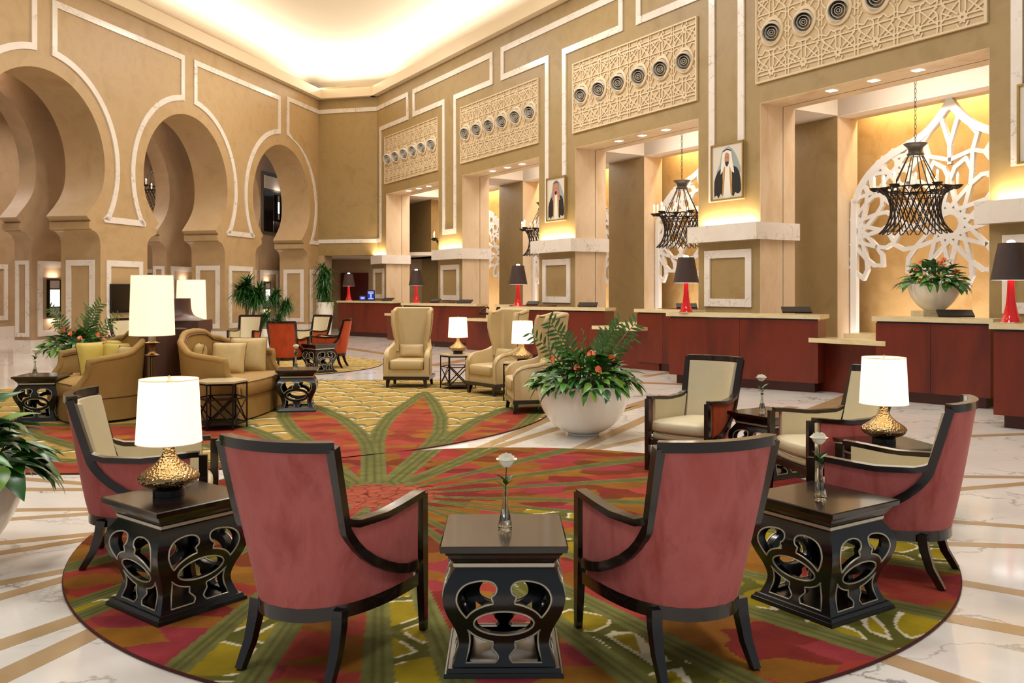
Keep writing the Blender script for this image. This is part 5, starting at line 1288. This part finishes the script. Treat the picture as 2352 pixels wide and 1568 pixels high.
# ================================================================== LATTICE PANELS WITH AIR NOZZLES
def lattice_meshes():
    w, h = 4.26, 1.64; p = w/6; mb = MB(); segs = []
    def S(a, b): segs.append((a, b))
    for k in range(6):
        cx = -w/2+p*(k+.5)
        for sg in (1, -1):
            Z = lambda z: z if sg > 0 else h-z
            cz = .16; n = 8
            for j in range(8):   # small star
                a, b = pi*j/4+pi/8, pi*(j+3)/4+pi/8; S((cx+.085*cos(a), Z(cz+.085*sin(a))), (cx+.085*cos(b), Z(cz+.085*sin(b))))
            for sx in (1, -1):
                S((cx+sx*.045, Z(cz+.08)), (cx+sx*.045, Z(.50))); S((cx+sx*.08, Z(cz+.035)), (cx+sx*p/2, Z(cz+.035))); S((cx+sx*.08, Z(cz-.035)), (cx+sx*p/2, Z(cz-.035)))
                S((cx+sx*.07, Z(cz+.06)), (cx+sx*(p/2-.03), Z(.42))); S((cx+sx*.16, Z(cz+.05)), (cx+sx*(p/2-.03), Z(.30))); S((cx+sx*.05, Z(.42)), (cx+sx*(p/2-.03), Z(.16)))
                S((cx+sx*(p/2-.03), Z(0.02)), (cx+sx*(p/2-.03), Z(.30))); S((cx+sx*(p/2-.03), Z(.30)), (cx+sx*(p/2-.09), Z(.38))); S((cx+sx*(p/2-.09), Z(.38)), (cx+sx*(p/2-.03), Z(.46)))
                S((cx+sx*(p/2-.03), Z(.46)), (cx+sx*(p/2-.03), Z(.60))); S((cx+sx*(p/2-.03), Z(.60)), (cx+sx*(p/2-.11), Z(.70)))
                S((cx+sx*.045, Z(.50)), (cx+sx*.14, Z(.56))); S((cx+sx*.14, Z(.56)), (cx+sx*.22, Z(.48))); S((cx, Z(.44)), (cx+sx*p/2, Z(.44))); S((cx, Z(.53)), (cx+sx*.12, Z(.53)))
                S((cx+sx*.22, Z(.48)), (cx+sx*p/2, Z(.53))); S((cx+sx*.05, Z(.02)), (cx+sx*.09, Z(.09)))
        for sx in (1, -1): S((cx+sx*(p/2-.03), h/2-.14), (cx+sx*(p/2-.03), h/2+.14)); S((cx+sx*(p/2-.08), h/2), (cx+sx*p/2, h/2+.05)); S((cx+sx*(p/2-.08), h/2), (cx+sx*p/2, h/2-.05))
    for i, (a, b) in enumerate(segs):
        a, b = Vector(a), Vector(b); d = (b-a).normalized(); nn = Vector((-d.y, d.x)); ww = .0125; y0 = -.030-.0003*(i % 7); c = [a+nn*ww, a-nn*ww, b-nn*ww, b+nn*ww]
        mb.add([(q.x, y0, q.y) for q in c]+[(q.x, -.008, q.y) for q in c], [(0, 1, 2, 3), (0, 4, 5, 1), (1, 5, 6, 2), (2, 6, 7, 3), (3, 7, 4, 0)])
    bars = mb.mesh('lattice_bars', 'lattice', 0)
    back = MB().box(-w/2, w/2, -.01, 0, 0, h).mesh('backplate', 'lattice_back', 0)
    o = [(-w/2-.01, -.01), (w/2+.01, -.01), (w/2+.01, h+.01), (-w/2-.01, h+.01)]
    fr = MB().strip(o, offset(o, .03), -.045, 0).mesh('frame', 'lattice', 0)
    nz = MB(); nz.lathe([(.255, 0), (.255, .035), (.235, .05), (.20, .045), (.19, .02), (.19, .0)], 40, cap=False)
    ring = nz.mesh('nozzle_collar', 'lattice', 50)
    def tubem(prof, mt, nm):
        t = MB(); t.lathe(prof, 36, cap=False); t.xf(Matrix.Rotation(rad(26), 4, 'Y') @ Matrix.Rotation(rad(20), 4, 'X')); return t.mesh(nm, mt, 50)
    body = tubem([(.185, -.12), (.185, .13), (.165, .15), (.155, .14), (.155, .0)], 'nozzle', 'nozzle_body')
    rings = MB()
    for r_, z in ((.112, .135), (.062, .13), (.03, .125)): rings.lathe([(r_, .0), (r_, z), (r_-.008, z), (r_-.008, .0)], 32, cap=False)
    rings.xf(Matrix.Rotation(rad(26), 4, 'Y') @ Matrix.Rotation(rad(20), 4, 'X')); rings = rings.mesh('nozzle_ring', 'nozzle', 50)
    dk = tubem([(.0, .005), (.155, .005)], 'nozzle_in', 'nozzle_throat')
    return bars, back, fr, ring, body, rings, dk, w, h, p
LBm, BK, FRm, RG, BD, RI, DK, w_, h_, p_ = lattice_meshes()
for k in range(4):
    c = (OP[k][0]+OP[k][1])/2-.04
    r = thing('air_grille_panel', 'cream star lattice panel with six air nozzles over the %s bay' % ('farthest', 'second farthest', 'third farthest', 'nearest')[k], 'panel', (c, -.002, 5.32), frame='R')
    link('backplate', BK, r); link('lattice_bars', LBm, r)['kind'] = 'stuff'; link('frame', FRm, r)
    for j in range(6):
        x = -w_/2+p_*(j+.5)+.02
        col = link('air_nozzle', RG, r); col.location = (x, -.008, .85); col.rotation_euler = (pi/2, 0, 0)
        link('nozzle_body', BD, col); link('nozzle_ring', RI, col); link('nozzle_throat', DK, col)

# ================================================================== CHANDELIERS
def make_chand():
    root = thing('chandelier')   # origin at the bottom of the basket
    MB().lathe(catmull([(.12, 1.30), (.135, 1.335), (.11, 1.37), (.125, 1.44), (.185, 1.50), (.17, 1.515), (.0, 1.515)], 3), 32).build('crown', 'pewter', root, 50)
    mb = MB()
    for k in range(8): a = 2*pi*k/8; mb.tube([(.11*cos(a), .11*sin(a), 1.32), (.40*cos(a), .40*sin(a), .72)], .009, 6)
    mb.build('stays', 'iron', root)
    prof = [(.66, .74), (.60, .755), (.52, .73), (.44, .62), (.395, .48), (.39, .36), (.42, .22), (.48, .10), (.57, .0)]
    pp = catmull(prof, 3); n = 26
    for sg in (1, -1):
        mb = MB()
        for k in range(n):
            P = []
            for i, (r_, z) in enumerate(pp):
                t = i/(len(pp)-1); a = 2*pi*k/n+sg*t*.95; P.append((r_*cos(a), r_*sin(a), z))
            mb.tube(P, .0095, 5)
        mb.build('basket_wires', 'iron', root, 60)
    MB().tube([(.44*cos(a), .44*sin(a), .62) for a in [2*pi*k/40 for k in range(40)]], .01, 6, closed=True).tube([(.60*cos(a), .60*sin(a), .745) for a in [2*pi*k/40 for k in range(40)]], .01, 6, closed=True).build('hoops', 'iron', root)
    cup = MB().lathe([(.02, .72), (.075, .765), (.085, .785), (.07, .78), (.0, .77)], 16, cap=False).mesh('candle_cup', 'iron', 50)
    sl = MB().lathe([(.022, .77), (.022, .92), (.0, .925)], 12).mesh('candle_sleeve', 'candle', 50)
    bl = MB().lathe(catmull([(.008, .92), (.018, .945), (.015, .97), (.0, 1.0)], 3), 12).mesh('bulb', 'bulb', 60)
    for k in range(12):
        a = 2*pi*k/12; r_ = .64 if k % 2 else .56
        c = link('candle_cup', cup, root); c.location = (r_*cos(a), r_*sin(a), 0 if k % 2 else -.03); link('candle_sleeve', sl, c); link('bulb', bl, c)
    mb = MB(); z = 1.54; i = 0
    while z < 2.85:
        L = [(.018*cos(t)*(1 if i % 2 else 0), .018*cos(t)*(0 if i % 2 else 1), z+.04+.045*sin(t)) for t in [2*pi*q/10 for q in range(10)]]
        mb.tube(L, .005, 4, closed=True); z += .075; i += 1
    mb.build('chain', 'iron', root, 60)
    return root
CHD = make_chand()
def pl(x, y, z): l = bpy.data.lights.new('candle_light', 'POINT'); l.energy = 38; l.color = (1, .82, .6); l.shadow_soft_size = .3; o = bpy.data.objects.new('candle_light', l); C.objects.link(o); o.location = (x, y, z)
for i in range(4):
    p = wp('R', 20.37-PITCH*(3-i)-(0 if i else 0), 1.5, 2.55)
    place(CHD, i == 0, (p.x, p.y, p.z), .1, ('wire basket chandelier barely showing in the farthest bay', 'wire basket chandelier half hidden behind the portrait pier, second farthest', 'wire basket chandelier in front of the second white screen', 'largest wire basket chandelier, in the nearest bay')[i], 'chandelier')
    pl(p.x, p.y, p.z+1.15)
p = wp('L', 3.2, -4.6, 4.35); o = place(CHD, False, (p.x, p.y, p.z), 0, 'wire chandelier in the side hall seen through the middle arch', 'chandelier'); pl(p.x, p.y, p.z+1.1)
p = wp('L', 16.5, -5.2, 3.6); o = place(CHD, False, (p.x, p.y, p.z), .5, 'wire chandelier in the side hall towards the left edge, hidden by the nearest pillar', 'chandelier'); pl(p.x, p.y, p.z+1.1)

# ================================================================== PORTRAITS
def portrait(x, label, kind, w=.84, z0=3.28, h=1.07):
    r = thing('framed_portrait', label, 'picture', (x, -.035, z0), frame='R')
    o = [(-w/2, 0), (w/2, 0), (w/2, h), (-w/2, h)]
    MB().strip(o, offset(o, .028), -.045, 0).build('picture_frame', 'frame_gold', r, 0)
    MB().box(-w/2+.02, w/2-.02, -.02, 0, .02, h-.02).build('canvas', 'canvas', r, 0)
    def patch(L, m, k, nm):
        n_ = 2 if len(L) > 8 else 4; L = catmull(L+[L[0]], n_)[:-1]
        mb = MB(); n = len(L); mb.add([(a*w, -.0205-.0012*k, b*h) for a, b in L]+[(a*w, -.0200-.0012*(k-1), b*h) for a, b in L], [list(range(n))]+[(i, (i+1) % n, n+(i+1) % n, n+i) for i in range(n)]); mb.build(nm, m, r, 0)
    if kind == 3: patch([(-.35, .15), (.35, .12), (.38, .55), (.1, .8), (-.3, .6)], 'greysplash', 1, 'painted_background'); patch([(-.2, .1), (.25, .1), (.2, .5), (-.1, .55)], 'cloth_gold', 2, 'painted_figure'); return
    patch([(-.34, .50), (-.22, .66), (-.16, .86), (.05, .93), (.24, .80), (.36, .62), (.42, .48), (.30, .42), (-.2, .42)], 'greysplash', 1, 'painted_background')
    patch([(-.40, .07), (-.32, .10), (-.27, .04), (-.20, .12), (-.12, .06), (.0, .05), (.10, .10), (.20, .05), (.24, .12), (.32, .09), (.42, .14), (.40, .36), (.34, .50), (.20, .58), (-.12, .58), (-.30, .50), (-.40, .34)], 'robe', 2, 'painted_robe')
    patch([(-.13, .05), (.12, .05), (.14, .50), (.08, .60), (-.06, .60), (-.13, .50)], 'cloth_white', 3, 'painted_tunic')
    patch([(-.15, .10), (-.11, .10), (-.06, .56), (-.11, .56)], 'cloth_gold', 4, 'painted_trim'); patch([(.11, .10), (.16, .12), (.11, .56), (.07, .56)], 'cloth_gold', 4, 'painted_trim')
    hc = 'cloth_white' if kind == 1 else 'paint_check'
    patch([(-.20, .46), (-.17, .70), (-.12, .86), (.0, .91), (.12, .86), (.16, .70), (.22, .46), (.12, .52), (.07, .60), (-.07, .60), (-.12, .52)], hc, 5, 'painted_headscarf')
    patch([(-.075, .70), (-.06, .80), (.0, .83), (.065, .79), (.07, .70), (.045, .62), (.0, .59), (-.05, .62)], 'skin', 6, 'painted_face')
    patch([(-.055, .66), (.0, .675), (.055, .66), (.04, .615), (.0, .585), (-.04, .615)], 'beard', 7, 'painted_beard')
    patch([(-.12, .845), (.0, .875), (.12, .845), (.115, .865), (.0, .90), (-.115, .865)], 'beard', 8, 'painted_cord')
    for q in (-.03, .03): patch([(q-.015, .742), (q, .75), (q+.015, .742), (q, .735)], 'beard', 8, 'painted_eye')
portrait(17.545, 'larger framed painting of a man in white headscarf and black robe, beside the nearest bay', 1)
portrait(11.745, 'smaller framed painting of a man in checked headscarf and black robe, above the middle ledge', 2)
portrait(23.37, 'framed painting cut off by the right edge of the view', 3)

# ================================================================== TELEVISION, SCONCES
r = thing('television', 'black wall television on the pillar left of the middle arch', 'television', (10.55, .05, 1.01), frame='L')
MB().box(-.60, .56, -.02, .03, 0, .72).build('housing', 'black', r, 15); MB().box(-.58, .54, .03, .034, .025, .70).build('screen', 'tv', r, 15)
def sconce(x, label, y=-1.995, fr='L', z=.9, w=.40):
    r = thing('wall_sconce', label, 'sconce', (x, y, z), frame=fr)
    MB().box(-w/2, w/2, 0, .04, 0, .95).build('backplate', 'bronze', r, 15)
    o = [(-w/2, 0), (w/2, 0), (w/2, .95), (-w/2, .95)]; MB().strip(o, offset(o, .03), .04, .075).box(-w/2, w/2, .06, .075, .235, .255).box(-w/2, w/2, .06, .075, .695, .715).build('frame', 'bronze', r, 15)
    MB().box(-w/2+.03, w/2-.03, .04, .06, .26, .69).build('lit_panel', 'cool_glow', r, 15)
    MB().box(-w/2+.03, w/2-.03, .04, .06, .03, .23).box(-w/2+.03, w/2-.03, .04, .06, .72, .92).build('frosted_panel', 'sconce_glass', r, 15)
    for zz, t in ((.97, pi-rad(10)), (-.02, rad(10))): fr_area('sconce_light', fr, x, y+.08, z+zz, .3, .05, 7, (1, .9, .82), tilt=t)
sconce(10.70, 'lit bronze wall sconce inside the left arch'); sconce(5.3, 'lit bronze wall sconce inside the middle arch, behind the tall lamp'); sconce(.24, 'lit bronze wall sconce behind the dragon trees')
sconce(-.42, 'sconce reflection in the dark upper window behind the farthest arch, modelled as a small lit sconce', -1.92, 'L', 4.2, .2)  # stands in for a sconce mirrored in the window glass
